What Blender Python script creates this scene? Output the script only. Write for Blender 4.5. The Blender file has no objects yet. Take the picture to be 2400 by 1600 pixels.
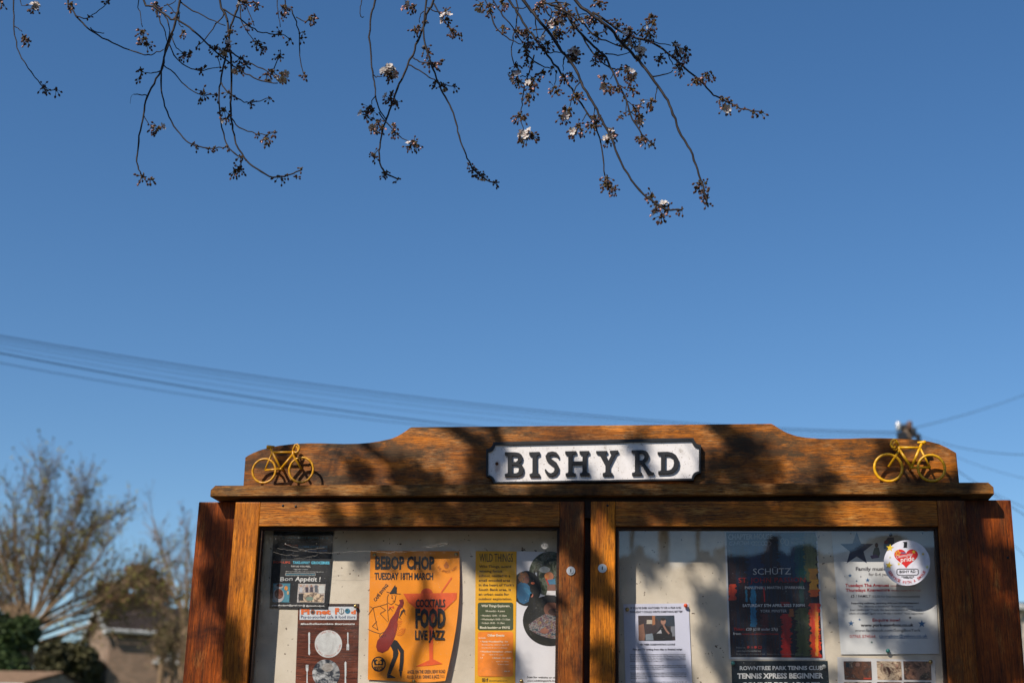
import bpy, bmesh, math, random
import numpy as np
from mathutils import Vector, Matrix
random.seed(7)
PI = math.pi
S = bpy.context.scene
COL = S.collection

# ------------------------------------------------------------------ camera
F = 3333.0                                   # 50 mm on 36 mm, in pixels of a 2400 px wide frame
CX, CY, CZ, YAW, PIT, ROL = 0.3949, -4.5299, 1.1240, 0.14351, 0.30115, 0.02493
fw = np.array([-math.sin(YAW)*math.cos(PIT), math.cos(YAW)*math.cos(PIT), math.sin(PIT)])
rt = np.array([math.cos(YAW), math.sin(YAW), 0.0])
up = np.cross(rt, fw)
r2 = rt*math.cos(ROL)+up*math.sin(ROL)
u2 = -rt*math.sin(ROL)+up*math.cos(ROL)
cam_o = np.array([CX, CY, CZ])
cd = bpy.data.cameras.new('camera'); cam = bpy.data.objects.new('camera', cd); COL.objects.link(cam)
cd.lens = 50; cd.sensor_width = 36; cd.clip_start = 0.05; cd.clip_end = 3000
M = Matrix(((r2[0], u2[0], -fw[0], CX), (r2[1], u2[1], -fw[1], CY), (r2[2], u2[2], -fw[2], CZ), (0, 0, 0, 1)))
cam.matrix_world = M
cd.dof.use_dof = True; cd.dof.focus_distance = 4.55; cd.dof.aperture_fstop = 2.8
S.camera = cam

def at(px, py, y):
    """point of the plane Y=y seen at photo pixel px,py"""
    d = fw + r2*(px-1200)/F + u2*(800-py)/F
    t = (y-cam_o[1])/d[1]
    p = cam_o + d*t
    return Vector((p[0], p[1], p[2]))

# ------------------------------------------------------------------ sky, sun, exposure
SUNV = Vector((0.60, 1.0, -1.02)).normalized()      # direction the light travels
W = bpy.data.worlds.new('World'); S.world = W; W.use_nodes = True
nt = W.node_tree; nt.nodes.clear()
sky = nt.nodes.new('ShaderNodeTexSky'); sky.sky_type = 'NISHITA'; sky.sun_disc = False
sky.sun_elevation = math.asin(-SUNV.z)
sky.sun_rotation = math.atan2(-SUNV.x, -SUNV.y) % (2*PI)
sky.air_density = 1.0; sky.dust_density = 0.3; sky.ozone_density = 3.0; sky.altitude = 0
bg = nt.nodes.new('ShaderNodeBackground'); bg.inputs[1].default_value = 0.107
ow = nt.nodes.new('ShaderNodeOutputWorld')
hs = nt.nodes.new('ShaderNodeHueSaturation'); hs.inputs['Saturation'].default_value = 1.22; hs.inputs['Hue'].default_value = 0.502
nt.links.new(sky.outputs[0], hs.inputs['Color']); nt.links.new(hs.outputs[0], bg.inputs[0]); nt.links.new(bg.outputs[0], ow.inputs[0])
sl = bpy.data.lights.new('sun', 'SUN'); sun = bpy.data.objects.new('sun', sl); COL.objects.link(sun)
sl.energy = 5.0; sl.angle = math.radians(0.53); sl.color = (1.0, 0.93, 0.83)
sun.rotation_euler = SUNV.to_track_quat('-Z', 'Y').to_euler(); sun.location = (-6, -10, 12)
S.view_settings.view_transform = 'Standard'; S.view_settings.look = 'None'
S.view_settings.gamma = 1; S.view_settings.exposure = 0.12; S.view_settings.use_curve_mapping = False
S.render.engine = 'CYCLES'
S.cycles.transparent_max_bounces = 24; S.cycles.max_bounces = 8

# ------------------------------------------------------------------ helpers
def lin(r, g, b):
    f = lambda c: (c/255/12.92) if c/255 <= 0.04045 else ((c/255+0.055)/1.055)**2.4
    return (f(r), f(g), f(b))

def N(t, kind, **kw):
    n = t.nodes.new(kind)
    for k, v in kw.items():
        if k.startswith('i_'): n.inputs[k[2:].replace('_', ' ')].default_value = v
        else: setattr(n, k, v)
    return n

def newmat(name):
    m = bpy.data.materials.new(name); m.use_nodes = True
    t = m.node_tree; b = t.nodes['Principled BSDF']
    return m, t, b

def ramp(t, stops, interp='LINEAR'):
    r = t.nodes.new('ShaderNodeValToRGB'); cr = r.color_ramp; cr.interpolation = interp
    while len(cr.elements) < len(stops): cr.elements.new(0.5)
    for e, (p, c) in zip(cr.elements, stops):
        e.position = p; e.color = (c[0], c[1], c[2], 1) if hasattr(c, '__len__') else (c, c, c, 1)
    return r

def coords(t, scale=(1, 1, 1), loc=(0, 0, 0), rot=(0, 0, 0)):
    tc = t.nodes.new('ShaderNodeTexCoord'); mp = t.nodes.new('ShaderNodeMapping')
    mp.inputs['Scale'].default_value = scale; mp.inputs['Location'].default_value = loc
    mp.inputs['Rotation'].default_value = rot
    t.links.new(tc.outputs['Object'], mp.inputs[0]); return mp

def noise(t, scale=(1, 1, 1), s=1.0, detail=4, rough=0.55, loc=(0, 0, 0), dist=0.0):
    mp = coords(t, scale, loc); n = t.nodes.new('ShaderNodeTexNoise')
    n.inputs['Scale'].default_value = s; n.inputs['Detail'].default_value = detail
    n.inputs['Roughness'].default_value = rough; n.inputs['Distortion'].default_value = dist
    t.links.new(mp.outputs[0], n.inputs['Vector']); return n

def mix(t, fac, a, b, mode='MIX'):
    m = t.nodes.new('ShaderNodeMix'); m.data_type = 'RGBA'; m.blend_type = mode
    for sock, v in ((m.inputs[0], fac), (m.inputs[6], a), (m.inputs[7], b)):
        if hasattr(v, 'is_output') or isinstance(v, bpy.types.NodeSocket): t.links.new(v, sock)
        elif isinstance(v, (int, float)): sock.default_value = v if sock == m.inputs[0] else (v, v, v, 1)
        else: sock.default_value = (v[0], v[1], v[2], 1)
    return m.outputs[2]

def bump(t, b, h, strength=0.3, dist=0.002):
    n = t.nodes.new('ShaderNodeBump'); n.inputs['Strength'].default_value = strength
    n.inputs['Distance'].default_value = dist
    t.links.new(h, n.inputs['Height']); t.links.new(n.outputs[0], b.inputs['Normal'])

def plain(name, c, rough=0.6, var=0.12, vs=40, metal=0.0, bs=0.0, spec=0.4):
    m, t, b = newmat(name)
    n = noise(t, s=vs, detail=5)
    r = ramp(t, [(0.3, [x*(1-var) for x in c]), (0.7, [min(1, x*(1+var)) for x in c])])
    t.links.new(n.outputs[0], r.inputs[0]); t.links.new(r.outputs[0], b.inputs['Base Color'])
    b.inputs['Roughness'].default_value = rough; b.inputs['Metallic'].default_value = metal
    b.inputs['Specular IOR Level'].default_value = spec
    if bs: bump(t, b, n.outputs[0], bs, 0.002)
    return m

def wood(name, grain='x', base=(0.54, 0.162, 0.008), dark=(0.015, 0.006, 0.003), pale=(0.56, 0.29, 0.075),
         wear=0.5, grime=0.4, rough=0.5, loc=(0, 0, 0), red=(0.17, 0.048, 0.005)):
    """stained hardwood: long fibres, dark pores, weathered pale fibres and black-green grime"""
    m, t, b = newmat(name)
    def sc(l, a): return {'x': (l, a, a), 'z': (a, a, l), 'y': (a, l, a)}[grain]
    fib = noise(t, sc(11, 260), 1.0, 6, 0.7, loc, 0.35)                   # fibres
    tone = noise(t, sc(2.2, 16), 1.0, 5, 0.65, loc, 0.3)            # board tone
    pore = noise(t, sc(38, 420), 1.0, 4, 0.7, (loc[0]+3, loc[1], loc[2]))
    weary = noise(t, sc(7, 26), 1.0, 6, 0.75, (loc[0]+7, loc[1]+2, loc[2]))
    grim = noise(t, sc(4.5, 16), 1.0, 7, 0.78, (loc[0]+11, loc[1], loc[2]+5))
    r1 = ramp(t, [(0.32, red), (0.62, base)]); t.links.new(tone.outputs[0], r1.inputs[0])
    r2_ = ramp(t, [(0.32, 0.2), (0.50, 0.82), (0.66, 1.35)]); t.links.new(fib.outputs[0], r2_.inputs[0])
    c = mix(t, 1.0, r1.outputs[0], r2_.outputs[0], 'MULTIPLY')
    # pale worn fibres: wear mask times fibre pattern
    wm = ramp(t, [(0.60-0.22*wear, 0), (0.74-0.12*wear, 1)]); t.links.new(weary.outputs[0], wm.inputs[0])
    fm = ramp(t, [(0.45, 0), (0.62, 1)]); t.links.new(pore.outputs[0], fm.inputs[0])
    mu = N(t, 'ShaderNodeMath', operation='MULTIPLY'); t.links.new(wm.outputs[0], mu.inputs[0]); t.links.new(fm.outputs[0], mu.inputs[1])
    mu2 = N(t, 'ShaderNodeMath', operation='MULTIPLY'); t.links.new(mu.outputs[0], mu2.inputs[0]); mu2.inputs[1].default_value = 0.35+0.5*wear
    c = mix(t, mu2.outputs[0], c, pale)
    # dark pores
    pm = ramp(t, [(0.36, 1), (0.45, 0)]); t.links.new(pore.outputs[0], pm.inputs[0])
    mu3 = N(t, 'ShaderNodeMath', operation='MULTIPLY'); t.links.new(pm.outputs[0], mu3.inputs[0]); mu3.inputs[1].default_value = 0.75
    c = mix(t, mu3.outputs[0], c, dark)
    gm = ramp(t, [(0.60-0.20*grime, 0), (0.70-0.18*grime, 1)]); t.links.new(grim.outputs[0], gm.inputs[0])
    fm2 = ramp(t, [(0.40, 0.55), (0.55, 1)]); t.links.new(fib.outputs[0], fm2.inputs[0])
    mu4 = N(t, 'ShaderNodeMath', operation='MULTIPLY'); t.links.new(gm.outputs[0], mu4.inputs[0]); t.links.new(fm2.outputs[0], mu4.inputs[1])
    mu5 = N(t, 'ShaderNodeMath', operation='MULTIPLY'); t.links.new(mu4.outputs[0], mu5.inputs[0]); mu5.inputs[1].default_value = min(0.93, 0.45+0.7*grime)
    c = mix(t, mu5.outputs[0], c, (0.038, 0.028, 0.014))
    # drip stains and faded blotches that cross the grain
    bl = noise(t, (4, 4, 4), 1.0, 5, 0.6, (loc[2]*3, loc[0], loc[1]+1), 0.8)
    br_ = ramp(t, [(0.32, 0.30), (0.45, 0.85), (0.60, 1.05), (0.72, 1.4)]); t.links.new(bl.outputs[0], br_.inputs[0])
    c = mix(t, 1.0, c, br_.outputs[0], 'MULTIPLY')
    t.links.new(c, b.inputs['Base Color'])
    b.inputs['Roughness'].default_value = rough; b.inputs['Specular IOR Level'].default_value = 0.2
    bump(t, b, pore.outputs[0], 0.5, 0.0012)
    return m

def mkobj(name, me, mat=None, parent=None):
    o = bpy.data.objects.new(name, me); COL.objects.link(o)
    if mat is not None and not me.materials:
        for mm in (mat if isinstance(mat, (list, tuple)) else [mat]): me.materials.append(mm)
    if parent: o.parent = parent
    return o

def tag(o, label=None, cat=None, group=None, kind=None):
    if label: o['label'] = label
    if cat: o['category'] = cat
    if group: o['group'] = group
    if kind: o['kind'] = kind
    return o

def empty(name, label=None, cat=None, group=None, loc=(0, 0, 0)):
    o = bpy.data.objects.new(name, None); COL.objects.link(o); o.empty_display_size = 0.1
    return tag(o, label, cat, group)

def mesh(name, verts, faces, mat, parent=None, smooth=False, mids=None):
    me = bpy.data.meshes.new(name); me.from_pydata([tuple(v) for v in verts], [], faces); me.update()
    o = mkobj(name, me, mat, parent)
    if smooth: me.polygons.foreach_set('use_smooth', [True]*len(me.polygons))
    if mids: me.polygons.foreach_set('material_index', mids)
    return o

class MB:
    def __init__(s): s.v = []; s.f = []; s.m = []
    def add(s, vs, fs, mi=0):
        o = len(s.v); s.v += [tuple(v) for v in vs]; s.f += [tuple(i+o for i in f) for f in fs]; s.m += [mi]*len(fs)
    def box(s, x0, x1, y0, y1, z0, z1, mi=0):
        vs = [(x, y, z) for x in (x0, x1) for y in (y0, y1) for z in (z0, z1)]
        s.add(vs, [(0, 1, 3, 2), (4, 6, 7, 5), (0, 4, 5, 1), (2, 3, 7, 6), (0, 2, 6, 4), (1, 5, 7, 3)], mi)
    def tube(s, pts, rad, n=6, mi=0, cap=True, closed=False):
        pts = [Vector(p) for p in pts]
        if not hasattr(rad, '__len__'): rad = [rad]*len(pts)
        o = len(s.v); K = len(pts); ref = None
        for i, p in enumerate(pts):
            if closed: d = pts[(i+1) % K]-pts[i-1]
            else: d = pts[min(i+1, K-1)]-pts[max(i-1, 0)]
            if d.length < 1e-9: d = Vector((0, 0, 1))
            d.normalize()
            if ref is None: ref = d.orthogonal().normalized()
            ref = (ref-d*ref.dot(d))
            if ref.length < 1e-6: ref = d.orthogonal()
            ref.normalize(); q = d.cross(ref)
            for k in range(n):
                a = 2*PI*k/n; s.v.append(tuple(p+(ref*math.cos(a)+q*math.sin(a))*rad[i]))
        R = K if closed else K-1
        for i in range(R):
            for k in range(n):
                a = o+i*n+k; b_ = o+i*n+(k+1) % n; c = o+((i+1) % K)*n+(k+1) % n; d_ = o+((i+1) % K)*n+k
                s.f.append((a, b_, c, d_)); s.m.append(mi)
        if cap and not closed:
            s.f.append(tuple(o+k for k in reversed(range(n)))); s.m.append(mi)
            s.f.append(tuple(o+(K-1)*n+k for k in range(n))); s.m.append(mi)
    def ball(s, c, r, mi=0, seg=8, rings=5, sc=(1, 1, 1)):
        vs = [(c[0], c[1], c[2]+r*sc[2])]
        for i in range(1, rings):
            th = PI*i/rings
            for k in range(seg):
                a = 2*PI*k/seg
                vs.append((c[0]+r*sc[0]*math.sin(th)*math.cos(a), c[1]+r*sc[1]*math.sin(th)*math.sin(a), c[2]+r*sc[2]*math.cos(th)))
        vs.append((c[0], c[1], c[2]-r*sc[2])); L = len(vs)-1
        fs = [(0, 1+k, 1+(k+1) % seg) for k in range(seg)]
        for i in range(rings-2):
            for k in range(seg): fs.append((1+i*seg+k, 1+(i+1)*seg+k, 1+(i+1)*seg+(k+1) % seg, 1+i*seg+(k+1) % seg))
        fs += [(1+(rings-2)*seg+k, L, 1+(rings-2)*seg+(k+1) % seg) for k in range(seg)]
        s.add(vs, fs, mi)
    def build(s, name, mat, parent=None, smooth=False):
        return mesh(name, s.v, s.f, mat, parent, smooth, s.m)

def plank(name, x0, x1, y0, y1, z0, z1, mat, parent, bev=0.0025, seg=2):
    bm = bmesh.new()
    r = bmesh.ops.create_cube(bm, size=1)
    for v in bm.verts:
        v.co = Vector(((x0+x1)/2+v.co.x*(x1-x0), (y0+y1)/2+v.co.y*(y1-y0), (z0+z1)/2+v.co.z*(z1-z0)))
    if bev: bmesh.ops.bevel(bm, geom=bm.edges[:], offset=bev, segments=seg, affect='EDGES', profile=0.6)
    me = bpy.data.meshes.new(name); bm.to_mesh(me); bm.free()
    return mkobj(name, me, mat, parent)

def prism_xz(name, outline, y0, y1, mat, parent, bev=0.0):
    """outline of (x,z) pushed from y0 to y1"""
    bm = bmesh.new()
    vs = [bm.verts.new((x, y0, z)) for x, z in outline]
    f = bm.faces.new(vs)
    g = bmesh.ops.extrude_face_region(bm, geom=[f])
    for v in g['geom']:
        if isinstance(v, bmesh.types.BMVert): v.co.y = y1
    bmesh.ops.recalc_face_normals(bm, faces=bm.faces[:])
    if bev:
        es = [e for e in bm.edges if abs(e.verts[0].co.y-e.verts[1].co.y) < 1e-6]
        bmesh.ops.bevel(bm, geom=es, offset=bev, segments=2, affect='EDGES')
    bmesh.ops.triangulate(bm, faces=[f for f in bm.faces if len(f.verts) > 4])
    me = bpy.data.meshes.new(name); bm.to_mesh(me); bm.free()
    return mkobj(name, me, mat, parent)

# ------------------------------------------------------------------ materials
M_crest = wood('weathered_crest_wood', 'x', pale=(0.46, 0.30, 0.14), wear=0.72, grime=0.72, loc=(1.3, 0, 0.4))
M_ledge = wood('weathered_ledge_wood', 'x', base=(0.34, 0.125, 0.016), wear=0.85, grime=0.5, rough=0.6, loc=(5, 0, 2.2), pale=(0.44, 0.29, 0.12))
M_rail = wood('stained_rail_wood', 'x', wear=0.75, grime=0.38, loc=(9, 0, 1.1))
M_stile = wood('stained_stile_wood', 'z', base=(0.64, 0.196, 0.007), red=(0.30, 0.078, 0.005), wear=0.36, grime=0.16, loc=(2, 1, 0))
M_stile_shaded = wood('aged_stile_wood', 'z', base=(0.33, 0.088, 0.008), red=(0.12, 0.028, 0.004), wear=0.5, grime=0.4, loc=(4, 1, 3))  # darker copy of the stile wood, tree shade put into its colour
M_post = wood('reddish_post_wood', 'z', base=(0.32, 0.066, 0.005), red=(0.09, 0.015, 0.002), wear=0.22, grime=0.2, rough=0.42, loc=(3, 4, 1))
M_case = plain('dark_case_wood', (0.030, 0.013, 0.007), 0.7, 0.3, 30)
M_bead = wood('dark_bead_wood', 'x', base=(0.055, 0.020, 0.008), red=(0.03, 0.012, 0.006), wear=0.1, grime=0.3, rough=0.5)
M_black = plain('black_paint', (0.008, 0.008, 0.010), 0.45, 0.3, 60, bs=0.15)
def enamel(name, c, chip):
    m, t, b = newmat(name); n = noise(t, s=70, detail=5); sp = noise(t, s=260, detail=4, rough=0.6)
    r = ramp(t, [(0.3, [x*0.72 for x in c]), (0.7, c)]); t.links.new(n.outputs[0], r.inputs[0])
    k = ramp(t, [(chip, 1), (chip+0.03, 0)]); t.links.new(sp.outputs[0], k.inputs[0])
    t.links.new(mix(t, k.outputs[0], r.outputs[0], (0.05, 0.02, 0.01)), b.inputs['Base Color']); b.inputs['Roughness'].default_value = 0.38
    bump(t, b, sp.outputs[0], 0.25, 0.0006); return m
M_yellow = enamel('yellow_enamel', (0.64, 0.29, 0.003), 0.34)
M_yellow2 = enamel('bright_yellow_enamel', (0.86, 0.43, 0.004), 0.31)
M_chrome = plain('worn_chrome', (0.62, 0.61, 0.60), 0.32, 0.1, 30, metal=0.55)
M_brass = plain('brass', (0.45, 0.32, 0.12), 0.3, 0.15, 30, metal=1.0)

def mat_sign():
    m, t, b = newmat('white_sign_enamel')
    n = noise(t, s=26, detail=8, rough=0.7); sp = noise(t, s=210, detail=3)
    r = ramp(t, [(0.28, (0.42, 0.38, 0.34)), (0.42, (0.72, 0.68, 0.66)), (0.7, (0.80, 0.76, 0.75))]); t.links.new(n.outputs[0], r.inputs[0])
    r3 = ramp(t, [(0.29, 1), (0.35, 0)]); t.links.new(sp.outputs[0], r3.inputs[0])
    c = mix(t, r3.outputs[0], r.outputs[0], (0.18, 0.12, 0.07))
    # rust run round the screw
    tc = t.nodes.new('ShaderNodeTexCoord'); mp = t.nodes.new('ShaderNodeMapping')
    p = at(1164.5, 1090, 0.02)
    mp.inputs['Location'].default_value = (-p.x*60, 0, -p.z*30); mp.inputs['Scale'].default_value = (60, 0, 30)
    t.links.new(tc.outputs['Object'], mp.inputs[0])
    ln = N(t, 'ShaderNodeVectorMath', operation='LENGTH'); t.links.new(mp.outputs[0], ln.inputs[0])
    r4 = ramp(t, [(0.15, 1), (0.75, 0)]); t.links.new(ln.outputs['Value'], r4.inputs[0])
    ns = ramp(t, [(0.35, 0.3), (0.6, 1)]); t.links.new(n.outputs[0], ns.inputs[0])
    mm = N(t, 'ShaderNodeMath', operation='MULTIPLY'); t.links.new(r4.outputs[0], mm.inputs[0]); t.links.new(ns.outputs[0], mm.inputs[1])
    c = mix(t, mm.outputs[0], c, (0.35, 0.14, 0.02))
    t.links.new(c, b.inputs['Base Color']); b.inputs['Roughness'].default_value = 0.35
    bump(t, b, n.outputs[0], 0.15, 0.001)
    return m
M_sign = mat_sign()

def mat_panel():
    m, t, b = newmat('cream_painted_board')
    n = noise(t, s=5, detail=7, rough=0.65); d = noise(t, (1, 1, 1), 130, 4, 0.7); sp = noise(t, s=75, detail=2, loc=(3, 0, 1))
    r = ramp(t, [(0.3, (0.50, 0.42, 0.32)), (0.5, (0.64, 0.55, 0.43)), (0.7, (0.72, 0.63, 0.51))]); t.links.new(n.outputs[0], r.inputs[0])
    r3 = ramp(t, [(0.27, 1), (0.31, 0)]); t.links.new(sp.outputs[0], r3.inputs[0])
    c = mix(t, r3.outputs[0], r.outputs[0], (0.10, 0.06, 0.04))
    t.links.new(c, b.inputs['Base Color']); b.inputs['Roughness'].default_value = 0.75
    bump(t, b, d.outputs[0], 0.35, 0.0015)
    return m
M_panel = mat_panel()

def mat_glass():
    m = bpy.data.materials.new('dusty_window_glass'); m.use_nodes = True; t = m.node_tree; t.nodes.clear()
    out = t.nodes.new('ShaderNodeOutputMaterial'); tr = t.nodes.new('ShaderNodeBsdfTransparent'); tr.inputs[0].default_value = (0.985, 0.985, 0.98, 1)
    gl = t.nodes.new('ShaderNodeBsdfGlossy'); gl.inputs['Roughness'].default_value = 0.012
    # two-sided Schlick reflectance of a thin pane (both faces)
    ge = t.nodes.new('ShaderNodeNewGeometry'); dt = N(t, 'ShaderNodeVectorMath', operation='DOT_PRODUCT')
    t.links.new(ge.outputs['Normal'], dt.inputs[0]); t.links.new(ge.outputs['Incoming'], dt.inputs[1])
    ab = N(t, 'ShaderNodeMath', operation='ABSOLUTE'); t.links.new(dt.outputs['Value'], ab.inputs[0])
    om = N(t, 'ShaderNodeMath', operation='SUBTRACT', use_clamp=True); om.inputs[0].default_value = 1.0; t.links.new(ab.outputs[0], om.inputs[1])
    pw = N(t, 'ShaderNodeMath', operation='POWER'); pw.inputs[1].default_value = 5.0; t.links.new(om.outputs[0], pw.inputs[0])
    k = N(t, 'ShaderNodeMath', operation='MULTIPLY_ADD', use_clamp=True); k.inputs[1].default_value = 0.9; k.inputs[2].default_value = 0.095; t.links.new(pw.outputs[0], k.inputs[0])
    mx = t.nodes.new('ShaderNodeMixShader'); t.links.new(k.outputs[0], mx.inputs[0]); t.links.new(tr.outputs[0], mx.inputs[1]); t.links.new(gl.outputs[0], mx.inputs[2])
    df = t.nodes.new('ShaderNodeBsdfDiffuse'); df.inputs[0].default_value = (0.75, 0.72, 0.68, 1)
    sp = noise(t, s=330, detail=2, rough=0.5); r = ramp(t, [(0.70, 0), (0.76, 0.85)]); t.links.new(sp.outputs[0], r.inputs[0])
    big = noise(t, s=9, detail=5, rough=0.7); r_ = ramp(t, [(0.45, 0.002), (0.8, 0.045)]); t.links.new(big.outputs[0], r_.inputs[0])
    ad = N(t, 'ShaderNodeMath', operation='ADD', use_clamp=True); t.links.new(r.outputs[0], ad.inputs[0]); t.links.new(r_.outputs[0], ad.inputs[1])
    mx2 = t.nodes.new('ShaderNodeMixShader'); t.links.new(ad.outputs[0], mx2.inputs[0]); t.links.new(mx.outputs[0], mx2.inputs[1]); t.links.new(df.outputs[0], mx2.inputs[2])
    t.links.new(mx2.outputs[0], out.inputs[0])
    return m
M_glass = mat_glass()

def mat_brick(name='pale_brown_brick', a=(0.30, 0.18, 0.11), b_=(0.20, 0.12, 0.07), mortar=(0.30, 0.25, 0.19), rotz=0.0):
    m, t, b = newmat(name)
    tc = t.nodes.new('ShaderNodeTexCoord')
    sep = t.nodes.new('ShaderNodeSeparateXYZ'); t.links.new(tc.outputs['Object'], sep.inputs[0])
    ad = N(t, 'ShaderNodeMath', operation='ADD'); t.links.new(sep.outputs[0], ad.inputs[0]); t.links.new(sep.outputs[1], ad.inputs[1])
    cb = t.nodes.new('ShaderNodeCombineXYZ'); t.links.new(ad.outputs[0], cb.inputs[0]); t.links.new(sep.outputs[2], cb.inputs[1])
    bt = t.nodes.new('ShaderNodeTexBrick'); bt.inputs['Scale'].default_value = 1.0
    bt.inputs['Brick Width'].default_value = 0.225; bt.inputs['Row Height'].default_value = 0.075; bt.inputs['Mortar Size'].default_value = 0.006
    bt.inputs['Color1'].default_value = (*a, 1); bt.inputs['Color2'].default_value = (*b_, 1); bt.inputs['Mortar'].default_value = (*mortar, 1)
    t.links.new(cb.outputs[0], bt.inputs[0])
    n = noise(t, s=1.5, detail=5); r = ramp(t, [(0.3, 0.75), (0.7, 1.1)]); t.links.new(n.outputs[0], r.inputs[0])
    t.links.new(mix(t, 1.0, bt.outputs[0], r.outputs[0], 'MULTIPLY'), b.inputs['Base Color']); b.inputs['Roughness'].default_value = 0.85
    return m
M_brick = mat_brick()
M_tile = plain('brown_roof_tile', (0.034, 0.021, 0.014), 0.8, 0.35, 6)
M_slate = plain('grey_slate', (0.05, 0.05, 0.055), 0.6, 0.3, 5)
M_whitepaint = plain('white_paint', (0.48, 0.47, 0.44), 0.5, 0.05, 8)
M_pane = plain('dark_window_pane', (0.03, 0.035, 0.045), 0.08, 0.1, 3, spec=0.8)
M_render = plain('cream_render', (0.52, 0.42, 0.33), 0.85, 0.1, 5)
M_redbrick = mat_brick('red_brick', (0.30, 0.10, 0.06), (0.22, 0.075, 0.045), (0.3, 0.26, 0.22))

# ------------------------------------------------------------------ setting
def grass_mat():
    m, t, b = newmat('mown_grass')
    n = noise(t, s=0.6, detail=8); r = ramp(t, [(0.3, (0.030, 0.050, 0.014)), (0.7, (0.070, 0.095, 0.028))])
    t.links.new(n.outputs[0], r.inputs[0]); t.links.new(r.outputs[0], b.inputs['Base Color']); b.inputs['Roughness'].default_value = 0.9
    return m
M_asphalt = plain('asphalt', (0.05, 0.05, 0.052), 0.85, 0.25, 50, bs=0.4)
M_paving = plain('footway_asphalt', (0.075, 0.07, 0.065), 0.85, 0.2, 12, bs=0.3)
def sheet(name, x0, x1, y0, y1, z, mat):
    return tag(mesh(name, [(x0, y0, z), (x1, y0, z), (x1, y1, z), (x0, y1, z)], [(0, 1, 2, 3)], mat), kind='structure')
sheet('ground', -900, 900, -900, 900, -0.124, grass_mat())
sheet('road', -300, 300, -19.0, -9.0, -0.12, M_asphalt)
mbp = MB(); mbp.box(-60, 60, -8.9, -1.2, -0.3, -0.004)
tag(mbp.build('pavement', M_paving), kind='structure')
mbp = MB(); mbp.box(-60, 60, -9.0, -8.902, -0.3, 0.0); tag(mbp.build('kerb', plain('kerb_granite', (0.3, 0.29, 0.27), 0.8, 0.2, 20)), kind='structure')

# ------------------------------------------------------------------ the noticeboard
nb = empty('noticeboard', 'weathered orange brown wooden noticeboard with two glazed doors, shaped crest and street name plate', 'noticeboard')
ZL, ZK = 2.0175, 2.0545          # ledge bottom / top
ZO, WO, CI, GAP, WD = 1.920, 1.094, 0.0896, 0.0108, 1.180
ZB, ZOB = 0.92, 1.01             # door bottom, glass bottom
YC = 0.05                        # crest front plane
YP = 0.100                       # pin board plane
# crest outline traced in the photo
z4 = lambda x, y: (440+x*0.28061, 980+y*0.28061)
z6 = lambda x, y: (1700+x*0.29762, 900+y*0.29762)
lt = [(480, 325), (505, 308), (540, 290), (600, 265), (680, 243), (760, 227), (880, 212), (1000, 206), (1100, 206), (1200, 209), (1300, 212), (1420, 210), (1520, 202), (1600, 190), (1700, 168), (1745, 150), (1780, 130), (1820, 105), (1855, 78), (1870, 73)]
rt_ = [(362, 310), (385, 322), (420, 345), (455, 366), (490, 383), (560, 407), (640, 420), (740, 427), (850, 428), (980, 427), (1100, 422), (1250, 423), (1400, 428), (1500, 435), (1600, 448), (1680, 468), (1750, 500), (1818, 540)]
ol = [(-1.175, ZK-0.002)]
for x, y in lt: p = at(*z4(x, y), YC); ol.append((p.x, p.z))
for x, y in rt_: p = at(*z6(x, y), YC); ol.append((p.x, p.z))
ol.append((1.175, ZK-0.002))
prism_xz('crest_board', ol, YC, YC+0.028, M_crest, nb, bev=0.0022)
# ledge: chamfered ends
wl, wk = 1.266, 1.2515
prism_xz('ledge', [(-wl, ZL), (-wl, ZL+0.022), (-wk, ZK), (wk, ZK), (wl, ZL+0.022), (wl, ZL)], -0.013, 0.19, M_ledge, nb, bev=0.002)
# case: header, back, sides, floor, middle post
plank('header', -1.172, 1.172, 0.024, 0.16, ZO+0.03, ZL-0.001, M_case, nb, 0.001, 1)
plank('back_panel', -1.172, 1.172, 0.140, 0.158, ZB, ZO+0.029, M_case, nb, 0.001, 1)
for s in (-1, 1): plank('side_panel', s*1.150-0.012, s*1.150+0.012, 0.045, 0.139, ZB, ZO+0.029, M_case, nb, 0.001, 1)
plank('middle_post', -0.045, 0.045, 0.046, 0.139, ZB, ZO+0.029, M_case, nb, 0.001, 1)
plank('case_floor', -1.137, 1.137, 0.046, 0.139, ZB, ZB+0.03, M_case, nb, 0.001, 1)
plank('sill', -1.22, 1.22, -0.03, 0.16, ZB-0.045, ZB-0.003, M_ledge, nb)
for s in (-1, 1):
    pb = plank('pin_board', min(s*0.047, s*1.136), max(s*0.047, s*1.136), YP, YP+0.012, ZB+0.032, ZO+0.027, M_panel, nb, 0.001, 1)
# outer posts
for s in (-1, 1):
    plank('post', min(s*1.165, s*1.328)+ (0.0 if s > 0 else 0), max(s*1.165, s*1.328), YC+0.002 if False else 0.052, 0.138, -0.25, 2.012, M_post, nb, 0.004)
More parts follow.
